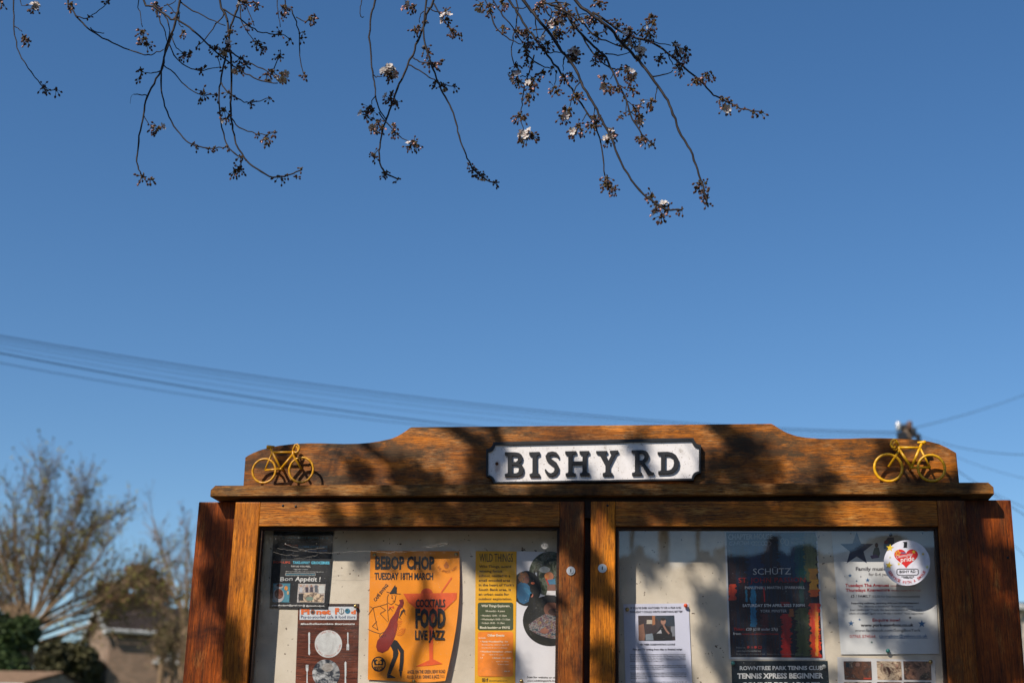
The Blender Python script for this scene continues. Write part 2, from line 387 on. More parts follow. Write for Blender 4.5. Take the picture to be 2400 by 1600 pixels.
# doors
def door(s):
    xi, xo = s*GAP, s*WD            # inner / outer edges
    gi, go = s*CI, s*WO
    mi_, ma_ = (lambda a, b: (min(a, b), max(a, b))), None
    d = bpy.data.objects.new('door', None); COL.objects.link(d); d.parent = nb
    a, b = mi_(xo, go); plank('outer_stile', a, b, 0.0, 0.042, ZB, ZL-0.0170, M_stile if s < 0 else M_stile_shaded, d, 0.003)
    a, b = mi_(xi, gi); plank('inner_stile', a, b, 0.0, 0.042, ZB, ZL-0.0170, M_stile_shaded if s < 0 else M_stile, d, 0.003)
    a, b = mi_(gi+s*0.0006, go-s*0.0006)
    plank('top_rail', a, b, 0.0008, 0.0412, ZO, ZL-0.0178, M_rail, d, 0.0016)
    plank('bottom_rail', a, b, 0.0008, 0.0412, ZB+0.0008, ZOB, M_rail, d, 0.0016)
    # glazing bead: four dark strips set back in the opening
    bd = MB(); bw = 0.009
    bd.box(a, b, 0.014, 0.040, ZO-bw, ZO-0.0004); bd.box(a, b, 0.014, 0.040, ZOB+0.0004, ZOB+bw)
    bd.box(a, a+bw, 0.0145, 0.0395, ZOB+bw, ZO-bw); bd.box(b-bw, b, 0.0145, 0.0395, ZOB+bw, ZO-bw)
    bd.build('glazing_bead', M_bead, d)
    g = MB(); g.add([(a+0.003, 0.0275, ZOB+0.003), (b-0.003, 0.0275, ZOB+0.003), (b-0.003, 0.0275, ZO-0.003), (a+0.003, 0.0275, ZO-0.003)], [(0, 1, 2, 3)])
    g.build('glass_pane', M_glass, d)
    return d
doorL, doorR = door(-1), door(1)
# cam locks
for (px, py), d in (((1338, 1337), doorL), ((1412, 1331), doorR)):
    p = at(px, py, 0)
    k = MB()
    n = 20
    for r0, y0, y1, mi in ((0.0140, 0.0, -0.003, 0), (0.0085, -0.003, -0.0055, 0)):
        ring = [(p.x+r0*math.cos(2*PI*i/n), 0, p.z+r0*math.sin(2*PI*i/n)) for i in range(n)]
        k.add([(x, y0+0.0004, z) for x, _, z in ring]+[(x, y1, z) for x, _, z in ring],
              [(i, (i+1) % n, n+(i+1) % n, n+i) for i in range(n)]+[tuple(range(n, 2*n))], 0)
    k.box(p.x-0.0016, p.x+0.0016, -0.0063, -0.0056, p.z-0.0052, p.z+0.0052, 1)
    k.build('lock', [M_chrome, M_black], d)

for px, py, y in ((2362, 1306, 0.051), (663, 1184, -0.0005), (693, 1186, -0.0005), (1424, 1184, -0.0005)):
    p = at(px, py, y); m = MB(); m.ball((p.x, y, p.z), 0.0042, 0, 8, 5, (1, 0.35, 1)); m.build('screw', M_black, nb, True)
# ------------------------------------------------------------------ street name plate
z5 = lambda x, y: (1080+x*0.26361, 980+y*0.26361)
sg = empty('street_name_plate', 'white cast street name plate with black rim and raised letters reading BISHY RD', 'street sign')
YF = YC-0.014       # white face
def quad_outline(TL, TR, BR, BL, r, y):
    """plate outline with concave quarter-circle corners, world coords from zoom coords"""
    P = [at(*z5(*c), y) for c in (TL, TR, BR, BL)]
    out = []
    for i in range(4):
        c, a, b = P[i], P[i-1], P[(i+1) % 4]
        da = (a-c).normalized(); db = (b-c).normalized()
        for k in range(9):
            th = k/8*PI/2
            out.append(c+da*(r*math.cos(th))+db*(r*math.sin(th)))
    return out
def ring_solid(name, outer, inner, y0, y1, mat, parent):
    n = len(outer); v = []
    for L in (outer, inner):
        for y in (y0, y1): v += [(p.x, y, p.z) for p in L]
    f = []
    for i in range(n):
        j = (i+1) % n
        f += [(i, j, n+j, n+i), (2*n+i, 3*n+i, 3*n+j, 2*n+j), (n+i, n+j, 3*n+j, 3*n+i), (i, 2*n+i, 2*n+j, j)]
    o = mesh(name, v, f, mat, parent)
    bm = bmesh.new(); bm.from_mesh(o.data); bmesh.ops.recalc_face_normals(bm, faces=bm.faces[:]); bm.to_mesh(o.data); bm.free()
    return o
oo = quad_outline((226, 212), (2135, 172), (2135, 548), (226, 578), 0.0235, YF-0.006)
ii = quad_outline((242, 238), (2117, 197), (2117, 532), (242, 565), 0.0232, YF-0.006)
ring_solid('rim', oo, ii, YF-0.007, YC-0.0015, M_black, sg)
prism_xz('plate_face', [(p.x, p.z) for p in ii], YF, YC-0.002, M_sign, sg)
LET = {
 'letter_b': ([(392,300),(480,300),(515,305),(538,320),(547,345),(542,372),(530,388),(512,398),(538,408),(553,428),(558,455),(552,485),(535,503),(505,513),(392,516),(392,493),(412,488),(418,480),(418,335),(410,328),(392,323)],
      [[(455,328),(488,330),(503,338),(509,355),(505,374),(490,386),(455,388)],[(455,412),(492,413),(510,424),(518,448),(512,474),(495,486),(455,488)]]),
 'letter_i': ([(608,300),(700,297),(700,320),(680,328),(675,338),(675,480),(680,487),(700,493),(700,515),(612,515),(612,493),(632,487),(637,478),(637,338),(630,328),(608,322)], []),
 'letter_h': ([(928,292),(1025,290),(1025,310),(1000,316),(992,326),(992,382),(1082,380),(1082,322),(1075,314),(1055,310),(1055,290),(1140,289),(1140,309),(1125,315),(1119,324),(1119,472),(1125,481),(1145,486),(1145,508),(1060,508),(1060,487),(1077,482),(1082,472),(1082,408),(992,410),(992,475),(1000,483),(1020,488),(1020,508),(932,509),(932,488),(950,483),(955,475),(955,325),(948,317),(928,313)], []),
 'letter_y': ([(1203,290),(1300,288),(1300,305),(1283,311),(1312,378),(1346,309),(1325,303),(1325,286),(1398,284),(1398,301),(1380,309),(1324,420),(1324,474),(1332,481),(1348,485),(1348,506),(1262,507),(1262,486),(1279,482),(1286,474),(1286,422),(1228,312),(1203,306)], []),
 'letter_r': ([(1518,283),(1615,281),(1645,288),(1664,306),(1672,332),(1664,362),(1645,382),(1628,390),(1684,466),(1696,475),(1716,480),(1716,496),(1668,499),(1655,491),(1602,402),(1588,402),(1588,468),(1594,478),(1610,482),(1610,501),(1522,503),(1522,483),(1542,479),(1548,470),(1548,314),(1540,305),(1518,301)],
      [[(1588,308),(1612,308),(1628,318),(1634,336),(1628,358),(1612,372),(1588,375)]]),
 'letter_d': ([(1750,298),(1840,296),(1880,304),(1912,325),(1932,358),(1939,395),(1932,432),(1910,463),(1880,481),(1845,489),(1755,491),(1755,470),(1774,465),(1780,457),(1780,328),(1772,319),(1750,316)],
      [[(1817,324),(1848,326),(1874,340),(1890,365),(1896,395),(1889,428),(1870,452),(1845,461),(1817,462)]]),
}
# S from a centre line with changing width
cl = [(866,348,5),(860,328,10),(842,312,13),(812,307,14),(784,314,16),(770,336,18),(778,362,19),(806,384,20),(836,406,20),(851,434,19),(850,464,18),(832,489,15),(802,500,13),(776,492,13),(760,474,11),(750,452,5)]
lft, rgt = [], []
for i, (x, y, w) in enumerate(cl):
    a = cl[max(i-1, 0)]; b = cl[min(i+1, len(cl)-1)]; dx, dy = b[0]-a[0], b[1]-a[1]; L = math.hypot(dx, dy)
    nx, ny = -dy/L, dx/L; lft.append((x+nx*w, y+ny*w)); rgt.append((x-nx*w, y-ny*w))
LET['letter_s'] = (lft+rgt[::-1], [])
def letter(name, outer, holes, y0, depth, mat, parent, conv):
    cu = bpy.data.curves.new(name, 'CURVE'); cu.dimensions = '2D'; cu.fill_mode = 'BOTH'; cu.extrude = depth/2
    cu.bevel_depth = 0.0002; cu.bevel_resolution = 1
    for c in [outer]+holes:
        sp = cu.splines.new('POLY'); sp.points.add(len(c)-1); sp.use_cyclic_u = True
        for q, pt in zip(sp.points, c):
            w = conv(*pt); q.co = (w.x, w.z, 0, 1)
    o = bpy.data.objects.new(name, cu); COL.objects.link(o)
    dg = bpy.context.evaluated_depsgraph_get(); dg.update()
    me = bpy.data.meshes.new_from_object(o.evaluated_get(dg)); bpy.data.objects.remove(o)
    for v in me.vertices:
        x, z, y = v.co; v.co = (x, y0-y, z)
    o2 = mkobj(name, me, mat, parent)
    bm = bmesh.new(); bm.from_mesh(me); bmesh.ops.recalc_face_normals(bm, faces=bm.faces[:]); bm.to_mesh(me); bm.free()
    return o2
for k in ('letter_b', 'letter_i', 'letter_s', 'letter_h', 'letter_y', 'letter_r', 'letter_d'):
    o_, h_ = LET[k]
    letter(k, o_, h_, YF-0.0040, 0.009, M_black, sg, lambda x, y: at(*z5(x, y), YF-0.0085))
p = at(1164.5, 1086, YF)
k = MB(); k.ball((p.x, YF-0.001, p.z), 0.0055, 0, 12, 6, (1, 0.5, 1)); k.build('screw', plain('rusty_screw', (0.10, 0.035, 0.015), 0.8, 0.4, 300), sg, True)

# ------------------------------------------------------------------ bicycles on the crest
YB = 0.010
def bicycle(label, conv, sx, wheels, frame_top, mat, nm='bicycle_ornament'):
    """sx=+1: front wheel to the right; coordinates are zoom pixels, conv turns them into photo pixels"""
    root = empty(nm, label, 'bicycle ornament', 'yellow miniature bicycles on the crest')
    P = lambda x, y, dy=0.0: at(*conv(x, y), YB+dy) if True else None
    rw, fwh = wheels
    for (cx, cy, r) in (rw, fwh):
        c = P(cx, cy); e = P(cx, cy-r); R = (e-c).length; m = MB()
        m.tube([(c.x+R*math.cos(2*PI*i/44)*0.98, YB+0.0006*math.sin(i*1.7), c.z+R*math.sin(2*PI*i/44)) for i in range(44)], 0.0040 if sx > 0 else 0.0045, 8, closed=True)
        m.build('wheel', mat, root, True)
    ft = frame_top; fr = MB(); tb = 0.0042
    fr.tube([P(*ft['seat_top']), P(*ft['bb'])], tb*1.05, 8)
    fr.tube([P(*ft['tt_seat']), P(*ft['tt_head'])], tb*0.95, 8)
    fr.tube([P(*ft['head_lo']), P(*ft['bb'])], tb*1.05, 8)
    fr.tube([P(*ft['bb']), P(*ft['axle_r'])], tb*0.85, 8)
    fr.tube([P(*ft['tt_seat']), P(*ft['axle_r'])], tb*0.8, 8)
    c = P(*ft['bb']); fr.ball(c, 0.0055, 0, 10, 6)
    fr.build('frame', mat, root, True)
    fk = MB(); fk.tube([P(*ft['stem']), P(*ft['head_lo']), P(*ft['axle_f'])], [tb, tb, tb*0.95], 8); fk.build('fork', mat, root, True)
    sd = MB(); a, b = P(*ft['sad_back']), P(*ft['sad_front']); mid = (a+b)/2
    sd.tube([a, a.lerp(b, 0.3)-Vector((0, 0, .001)), a.lerp(b, 0.6), b], [0.0062, 0.0068, 0.0042, 0.003], 8)
    sd.tube([mid+Vector((0, 0, -0.001)), P(*ft['seat_top'])], 0.004, 8); sd.build('saddle', mat, root, True)
    hb = MB()
    for dy, ox in ((-0.016, 0), (0.016, -ft['hbshift'])):
        pts = [P(x+ox, y, 0) for x, y in ft['bar']]
        pts = [Vector((q.x, YB+dy, q.z)) for q in pts]
        hb.tube(pts, 0.0036, 8)
    q0 = P(*ft['bar'][0]); q1 = P(ft['bar'][0][0]-ft['hbshift'], ft['bar'][0][1])
    hb.tube([(q0.x, YB-0.016, q0.z), P(*ft['stem']), (q1.x, YB+0.016, q1.z)], 0.0036, 8)
    hb.build('handlebar', mat, root, True)
    # wall fixings
    for w in ('bb', 'tt_head'):
        fx = MB(); c = P(*ft[w]); fx.tube([c, (c.x, YC+0.004, c.z+0.001)], 0.003, 8); fx.build('fixing_stud', mat, root, True)
bicycle('dull yellow miniature bicycle at the left end of the crest, handlebar towards the sign', z4, 1,
        ((638, 438, 99), (948, 430, 103)),
        dict(seat_top=(690, 250), bb=(778, 422), tt_seat=(706, 284), tt_head=(872, 283), head_lo=(878, 302), axle_r=(645, 433), stem=(880, 268), axle_f=(950, 424),
             sad_back=(662, 238), sad_front=(724, 236), bar=[(908, 232), (925, 225), (940, 240), (944, 262), (934, 285), (915, 295), (900, 288)], hbshift=32), M_yellow)
bicycle('bright yellow miniature bicycle at the right end of the crest, handlebar towards the sign', z6, -1,
        ((1622, 660, 102), (1283, 658, 106)),
        dict(seat_top=(1545, 470), bb=(1465, 655), tt_seat=(1532, 500), tt_head=(1368, 498), head_lo=(1372, 518), axle_r=(1613, 656), stem=(1362, 480), axle_f=(1285, 650),
             sad_back=(1578, 456), sad_front=(1512, 460), bar=[(1338, 448), (1318, 445), (1303, 458), (1298, 482), (1306, 503), (1324, 510), (1336, 500)], hbshift=-26), M_yellow2)

# ------------------------------------------------------------------ posters behind the glass
from mathutils.geometry import tessellate_polygon
INK = {}
def ink(r, g, b, rough=0.55):
    k = (r, g, b, rough)
    if k not in INK:
        m, t, bs = newmat('printed_ink'); c = lin(r, g, b)
        n = noise(t, s=60, detail=4); rr = ramp(t, [(0.3, [x*0.88 for x in c]), (0.7, [min(1, x*1.08) for x in c])])
        t.links.new(n.outputs[0], rr.inputs[0]); t.links.new(rr.outputs[0], bs.inputs['Base Color'])
        bs.inputs['Roughness'].default_value = rough; INK[k] = m
    return INK[k]

def photo_mat(cols, s=60, seed=0.0, sx=1, sz=1):
    """printed photograph too small to make out: patches of its colours"""
    m, t, b = newmat('printed_photo')
    n = noise(t, (sx, 1, sz), s*0.45, 5, 0.7, (seed, seed*2, seed*3), 0.6)
    k = len(cols); st = [(0.30+0.42*i/(k-1), lin(*c)) for i, c in enumerate(cols)]
    r = ramp(t, st, 'CONSTANT' if k > 9 else 'LINEAR'); t.links.new(n.outputs[0], r.inputs[0]); t.links.new(r.outputs[0], b.inputs['Base Color'])
    b.inputs['Roughness'].default_value = 0.4
    return m

TXT = {}
def text_mesh(s, bold, shear):
    k = (s, bold, shear)
    if k in TXT: return TXT[k]
    cu = bpy.data.curves.new('t', 'FONT'); cu.body = s; cu.size = 1; cu.resolution_u = 2; cu.offset = bold; cu.shear = shear
    o = bpy.data.objects.new('t', cu); COL.objects.link(o)
    dg = bpy.context.evaluated_depsgraph_get(); dg.update()
    me = bpy.data.meshes.new_from_object(o.evaluated_get(dg)); bpy.data.objects.remove(o); bpy.data.curves.remove(cu)
    vs = [(v.co.x, v.co.y) for v in me.vertices]; fs = [tuple(p.vertices) for p in me.polygons]; bpy.data.meshes.remove(me)
    if vs:
        x0 = min(v[0] for v in vs); x1 = max(v[0] for v in vs)
        vs = [((x-x0)/max(1e-6, x1-x0), y/0.70) for x, y in vs]
    TXT[k] = (vs, fs); return TXT[k]

class Poster:
    def __init__(s, name, label, cat, conv, corners, y, mat, curl=None, group=None, nu=10, nv=14, mark=True):
        s.conv = conv; s.y = y; s.curl = curl or (lambda u, v: 0.0)
        s.C = [at(*conv(*c), y) for c in corners]       # TL TR BR BL
        s.root = empty(name, label, cat, group); s.acc = {}; s.bent = name == 'jazz_poster'
        vs, fs = [], []
        for j in range(nv+1):
            for i in range(nu+1):
                u, v = i/nu, j/nv
                a = s.C[0].lerp(s.C[1], u); b = s.C[3].lerp(s.C[2], u); p = a.lerp(b, v)
                vs.append((p.x, y-s.curl(u, v), p.z))
        for j in range(nv):
            for i in range(nu):
                a = j*(nu+1)+i; fs.append((a, a+nu+1, a+nu+2, a+1))
        mesh('sheet', vs, fs, mat, s.root, True)
    def surf(s, p, layer):
        zt = (s.C[0].z+s.C[1].z)/2; zb = (s.C[2].z+s.C[3].z)/2; v = min(1, max(0, (p.z-zt)/(zb-zt)))
        xl = s.C[0].x+(s.C[3].x-s.C[0].x)*v; xr = s.C[1].x+(s.C[2].x-s.C[1].x)*v; u = min(1, max(0, (p.x-xl)/(xr-xl)))
        return Vector((p.x, s.y-s.curl(u, v)-0.00045*layer, p.z))
    def pt(s, x, y, layer=1): return s.surf(at(*s.conv(x, y), s.y), layer)
    def mb(s, part, mat, own=False):
        k = (part, mat.name, len(s.acc) if own else -1)
        return s.acc.setdefault(k, (MB(), mat))[0]
    def poly(s, pts, mat, layer=1, part='printed_shape'):
        P = [s.pt(x, y, layer) for x, y in pts]
        tr = [tuple(P[i] for i in t) for t in tessellate_polygon([[Vector((p.x, p.z, 0)) for p in P]])]
        if s.bent:                       # follow the curl of the sheet
            for _ in range(9):
                nxt = []
                for t in tr:
                    e = max(range(3), key=lambda i: (t[i]-t[(i+1) % 3]).length)
                    a, b_, c = t[e], t[(e+1) % 3], t[(e+2) % 3]
                    if (a-b_).length > 0.018: m_ = s.surf((a+b_)/2, layer); nxt += [(a, m_, c), (m_, b_, c)]
                    else: nxt.append(t)
                tr = nxt
        m = s.mb(part, mat, True)
        idx = {}; vs = []; fs = []
        for t in tr:
            f = []
            for q in t:
                k = (round(q.x, 7), round(q.z, 7))
                if k not in idx: idx[k] = len(vs); vs.append(q)
                f.append(idx[k])
            fs.append(tuple(f))
        m.add(vs, fs)
    def rect(s, x0, y0, x1, y1, mat, layer=1, part='printed_shape', sk=0.0):
        s.poly([(x0, y0), (x1, y0+sk), (x1, y1+sk), (x0, y1)], mat, layer, part)
    def ell(s, cx, cy, rx, ry, mat, layer=1, part='printed_shape', n=28, a0=0, a1=360):
        s.poly([(cx+rx*math.cos(math.radians(a0+(a1-a0)*i/n)), cy+ry*math.sin(math.radians(a0+(a1-a0)*i/n))) for i in range(n if a1-a0 == 360 else n+1)], mat, layer, part)
    def star(s, cx, cy, r, mat, layer=2, rot=-90, ri=0.40, part='printed_shape'):
        s.poly([(cx+(r if i % 2 == 0 else r*ri)*math.cos(math.radians(rot+36*i)), cy+(r if i % 2 == 0 else r*ri)*math.sin(math.radians(rot+36*i))) for i in range(10)], mat, layer, part)
    def line(s, pts, w, mat, layer=2, part='printed_lines'):
        m = s.mb(part, mat)
        for (ax, ay), (bx, by) in zip(pts, pts[1:]):
            dx, dy = bx-ax, by-ay; L = math.hypot(dx, dy) or 1; nx, ny = -dy/L*w/2, dx/L*w/2
            P = [s.pt(ax+nx, ay+ny, layer), s.pt(bx+nx, by+ny, layer), s.pt(bx-nx, by-ny, layer), s.pt(ax-nx, ay-ny, layer)]
            m.add(P, [(0, 1, 2, 3)])
    def text(s, t, x0, y0, x1, h, mat, y1=None, bold=0.0, shear=0.0, layer=2):
        """baseline from x0,y0 to x1,y1; h = capital height; all in zoom pixels"""
        y1 = y0 if y1 is None else y1
        vs, fs = text_mesh(t, bold, shear); dx, dy = x1-x0, y1-y0; L = math.hypot(dx, dy); ux, uy = -dy/L, dx/L
        P = [s.pt(x0+dx*a-ux*h*b, y0+dy*a-uy*h*b, layer) for a, b in vs]
        o_, q_ = s.conv(0, h), s.conv(0, 0); big = abs(o_[1]-q_[1]) >= 7.5
        s.mb('lettering' if big else 'small_print', mat, big).add(P, fs)
    def arc_text(s, t, cx, cy, r, a0, a1, h, mat, bold=0.0, inside=True, layer=3, cw=0.72):
        n = len(t)
        for i, ch in enumerate(t):
            if ch == ' ': continue
            a = math.radians(a0+(a1-a0)*(i+0.5)/n); x, y = cx+r*math.cos(a), cy+r*math.sin(a)
            tx, ty = (math.sin(a), -math.cos(a)) if inside else (-math.sin(a), math.cos(a))
            w = h*cw*(0.35 if ch in 'I' else 1.0)
            s.text(ch, x-tx*w/2, y-ty*w/2, x+tx*w/2, h, mat, y+ty*w/2, bold, 0, layer)
    def done(s):
        for (part, _, own), (m, mat) in s.acc.items():
            if m.f:
                o = m.build(part, mat, s.root)
                if own < 0: o['kind'] = 'stuff'     # fine print and pen lines
        return s.root

zA = lambda x, y: (590+x*0.24237, 1220+y*0.24235)
zB = lambda x, y: (840+x*0.21685, 1260+y*0.21684)
zC = lambda x, y: (1090+x*0.22967, 1240+y*0.2296)
zD = lambda x, y: (1440+x*0.22951, 1240+y*0.2296)
zE = lambda x, y: (1660+x*0.23603, 1230+y*0.23597)
zF = lambda x, y: (1920+x*0.23599, 1230+y*0.23597)
YG = YP-0.0012
BK, WH = ink(16, 16, 18), ink(225, 222, 218)

# 1 black cafe poster
P = Poster('cafe_poster', 'black poster with chalk lettering reading Bon Appétit and two food photos, top left corner', 'poster',
           zA, [(212, 100), (795, 100), (735, 850), (172, 840)], YG-0.0035, plain('black_poster_paper', lin(26, 26, 30), 0.5, 0.3, 70), lambda u, v: 0.002*math.sin(v*PI))
cy, rd, tq = ink(95, 195, 225), ink(200, 75, 45), ink(60, 135, 165)
P.text('COMMUNITY FOOD HUB', 300, 172, 740, 20, tq, 175)
P.text('MARYGATE CENTRE', 415, 205, 655, 14, ink(120, 115, 120))
P.text('COMMUNITY CAFE', 455, 262, 735, 22, tq, 262, 0.01)
P.text('COFFEE & CAKE', 320, 240, 450, 16, rd, 245)
P.text('& FOOD STORE', 520, 300, 735, 18, ink(45, 100, 150), 298)
P.text('THREE COURSE & COMMUNITY LUNCH', 330, 355, 655, 15, ink(130, 128, 128))
P.text('POP-UPS', 212, 410, 375, 20, rd, 412, 0.02); P.text('TAKE-AWAY', 400, 414, 566, 24, cy, 416, 0.025); P.text('GROCERIES', 576, 416, 755, 24, cy, 418, 0.035)
P.text('PAY-AS-YOU-FEEL', 385, 447, 572, 16, WH, 449)
P.text('Suggested donation', 408, 473, 550, 10, WH)
P.text('offset your meal and/or a 30 mins volunteering with us', 328, 494, 697, 9, WH, 497)
P.line([(330, 508), (618, 508), (618, 529), (328, 529), (330, 508)], 2.5, WH); P.text('PLEASE NOTE CARD PAYMENTS ACCEPTED', 336, 524, 612, 10, cy)
P.text('Bon', 278, 583, 398, 40, ink(200, 200, 200), 576, 0.0, 0.1); P.text('Appétit !', 420, 580, 668, 42, WH, 585, 0.02, 0.12)
P.poly([(212, 604), (375, 604), (362, 787), (203, 783)], photo_mat([(60, 110, 125), (70, 130, 150), (90, 150, 165)], 40, 1), 1, 'printed_photo')
P.ell(262, 720, 54, 66, ink(170, 165, 165), 2, 'printed_photo'); P.ell(265, 705, 42, 48, photo_mat([(40, 22, 18), (110, 55, 35), (150, 110, 90)], 260, 2), 3, 'printed_photo')
P.ell(265, 632, 45, 25, ink(165, 165, 165), 2, 'printed_photo'); P.ell(272, 622, 30, 15, ink(90, 45, 35), 3, 'printed_photo')
P.ell(335, 650, 17, 22, photo_mat([(180, 40, 20), (220, 150, 60), (230, 220, 200)], 300, 4), 3, 'printed_photo')
P.ell(352, 695, 9, 19, ink(205, 165, 120), 3, 'printed_photo')
P.poly([(452, 607), (715, 612), (702, 792), (438, 787)], ink(200, 195, 190), 1, 'printed_photo')
P.poly([(456, 611), (711, 616), (699, 788), (443, 783)], photo_mat([(60, 45, 45), (150, 115, 100), (215, 200, 185), (120, 110, 120), (235, 225, 215), (90, 60, 50)], 150, 5), 2, 'printed_photo')
for x, c in ((478, (190, 150, 130)), (535, (200, 160, 140)), (580, (160, 120, 100))):
    P.ell(x, 628, 9, 12, ink(*c), 3, 'printed_photo'); P.rect(x-14, 640, x+14, 690, ink(60, 50, 65) if x != 478 else ink(190, 190, 195), 3, 'printed_photo')
P.rect(612, 622, 640, 690, ink(85, 90, 100), 3, 'printed_photo'); P.rect(650, 622, 706, 700, ink(205, 205, 200), 3, 'printed_photo')
P.poly([(470, 700), (600, 690), (700, 720), (690, 785), (470, 785)], photo_mat([(190, 140, 100), (225, 200, 170), (80, 60, 55), (200, 180, 150)], 190, 6), 3, 'printed_photo')
P.rect(455, 705, 500, 770, ink(35, 32, 38), 4, 'printed_photo'); P.ell(562, 752, 36, 20, ink(120, 140, 125), 4, 'printed_photo')
P.text('planetfoodyork@gmail.com', 200, 822, 490, 15, WH, 822, 0.02); P.ell(506, 820, 11, 11, WH, 2); P.ell(506, 820, 5, 5, BK, 3)
P.text('@planetfoodyork', 525, 826, 706, 14, WH, 828, 0.02)
P.done()

# 2 brown plate poster
P = Poster('planet_food_poster', 'brown wood print poster with a white plate and a globe between cutlery', 'poster',
           zA, [(450, 800), (1040, 800), (1012, 2050), (405, 2050)], YG, wood('printed_plank', 'x', base=lin(120, 62, 42), dark=lin(45, 20, 14), pale=lin(150, 95, 75), red=lin(85, 36, 24), wear=0.5, grime=0.2, rough=0.5, loc=(20, 0, 3)))
og, nv = ink(225, 105, 35), ink(35, 45, 90)
P.rect(452, 802, 1036, 828, ink(40, 22, 18))
P.poly([(466, 828), (1018, 828), (1014, 955), (462, 955)], ink(205, 208, 212), 1)
P.text('Pl', 478, 900, 560, 50, og, None, 0.05, layer=3); P.text('net', 625, 900, 765, 45, og, None, 0.05, layer=3)
P.ell(592, 880, 24, 24, ink(150, 90, 60), 3); P.ell(590, 882, 13, 13, ink(50, 40, 45), 4)
P.text('F', 806, 898, 845, 54, og, None, 0.06, layer=3); P.ell(868, 873, 26, 28, ink(45, 45, 45), 3); P.ell(868, 873, 21, 23, ink(215, 215, 215), 4); P.line([(868, 850), (868, 900)], 5, ink(45, 45, 45), 5)
P.ell(927, 870, 25, 25, ink(30, 110, 140), 3); P.ell(920, 862, 10, 9, ink(30, 70, 60), 4); P.text('d', 958, 898, 1008, 36, og, None, 0.06, layer=3)
P.text('Pay-as-you-feel cafe', 478, 940, 790, 28, nv, None, 0.0, layer=3); P.text('& food store', 806, 940, 1002, 28, nv, None, 0.0, layer=3)
P.text('#feedbelliesnotbins #zerowaste', 474, 1003, 998, 19, WH, None, 0.02, layer=3)
pl = photo_mat([(170, 168, 165), (205, 205, 203), (222, 222, 220)], 35, 9)
P.ell(742, 1188, 136, 137, ink(120, 70, 50), 1); P.ell(742, 1188, 132, 133, pl, 2, 'printed_plate', 40)
P.arc_text('OPEN TO ALL', 742, 1188, 112, -128, -52, 15, ink(190, 90, 60), 0.0, False, 3)
P.arc_text('TANG HALL COMMUNITY CENTRE', 742, 1188, 122, 178, 2, 14, ink(190, 90, 60), 0.0, True, 3)
def knife(P, x, y0, y1, m):
    P.poly([(x-8, y0+12), (x, y0), (x+10, y0+8), (x+10, (y0+y1)/2), (x+6, (y0+y1)/2+6), (x+12, y1-20), (x+2, y1), (x-8, y1-16), (x-6, (y0+y1)/2)], m, 2, 'printed_cutlery')
def fork(P, x, y0, y1, m, up=True):
    hy = y0 if up else y1; d = 1 if up else -1
    P.poly([(x-12, hy+d*4), (x+12, hy+d*4), (x+12, hy+d*58), (x+5, hy+d*72), (x+6, (y1 if up else y0)-d*12), (x, (y1 if up else y0)), (x-7, (y1 if up else y0)-d*12), (x-4, hy+d*72), (x-12, hy+d*58)], m, 2, 'printed_cutlery')
    for k in (-4, 4): P.line([(x+k, hy+d*3), (x+k, hy+d*36)], 2, ink(70, 35, 25), 3)
sv = ink(205, 208, 208)
knife(P, 555, 1072, 1300, sv); fork(P, 930, 1072, 1252, sv, False); fork(P, 536, 1385, 1640, sv, True); knife(P, 906, 1356, 1640, sv)
P.ell(720, 1475, 133, 138, photo_mat([(16, 18, 26), (22, 26, 36), (35, 42, 55), (150, 150, 150), (200, 200, 200), (60, 66, 80)], 42, 12), 2, 'printed_globe', 40)
P.ell(735, 1415, 56, 42, photo_mat([(120, 108, 98), (165, 160, 155), (190, 188, 184)], 60, 13), 3, 'printed_globe')
P.done()

# 3 orange jazz poster, right edge curling off the board
cv = lambda u, v: 0.004+0.020*max(0, u-0.45)**1.5*(0.25+v)*1.6+0.003*math.sin(v*PI)
P = Poster('jazz_poster', 'curling orange poster reading BEBOP CHOP with a saxophonist and a red cocktail glass', 'poster',
           zB, [(133, 140), (1095, 145), (952, 1545), (105, 1530)], YG, plain('orange_paper', lin(240, 142, 8), 0.5, 0.07, 14), lambda u, v: 0.0, nu=20, nv=20)
# rebuild with a bowed right edge
sh = P.root.children[0]; P.curl = cv
for i, vt in enumerate(sh.data.vertices):
    u, v = (i % 21)/20, (i//21)/20
    vt.co.y -= cv(u, v); vt.co.x += 0.020*math.sin(min(1, v)*PI)*u*u*0.9
    vt.co.z -= 0.010*u*(v > 0.97)*math.sin(u*PI)
K = ink(18, 16, 20)
P.text('BEBOP CHOP', 185, 335, 825, 132, K, 338, 0.045); P.text('TUESDAY 18TH MARCH', 178, 450, 812, 72, K, 452, 0.035)
P.text('CAFÉ SWING', 190, 690, 330, 32, K, 515, 0.03)
RO = ink(222, 82, 10)
P.poly([(490, 603), (1072, 597), (1070, 660), (945, 780), (830, 850), (815, 880), (815, 1310), (920, 1362), (765, 1382), (620, 1390), (775, 1320), (765, 880), (750, 850), (640, 775), (545, 700)], RO, 1)
P.ell(745, 603, 64, 58, ink(205, 70, 15), 1, a0=180, a1=360); P.line([(1015, 432), (900, 598)], 15, RO, 1)
P.text('COCKTAILS', 626, 748, 948, 80, K, 748, 0.035, layer=4); P.text('FOOD', 622, 962, 950, 188, K, 962, 0.055, layer=4); P.text('LIVE JAZZ', 618, 1098, 945, 96, K, 1100, 0.035, layer=4)
P.poly([(340, 605), (378, 545), (402, 508), (408, 535), (420, 528), (418, 602)], K, 3); P.line([(308, 583), (360, 598), (462, 607)], 5, K, 3)
DR = ink(130, 22, 8)
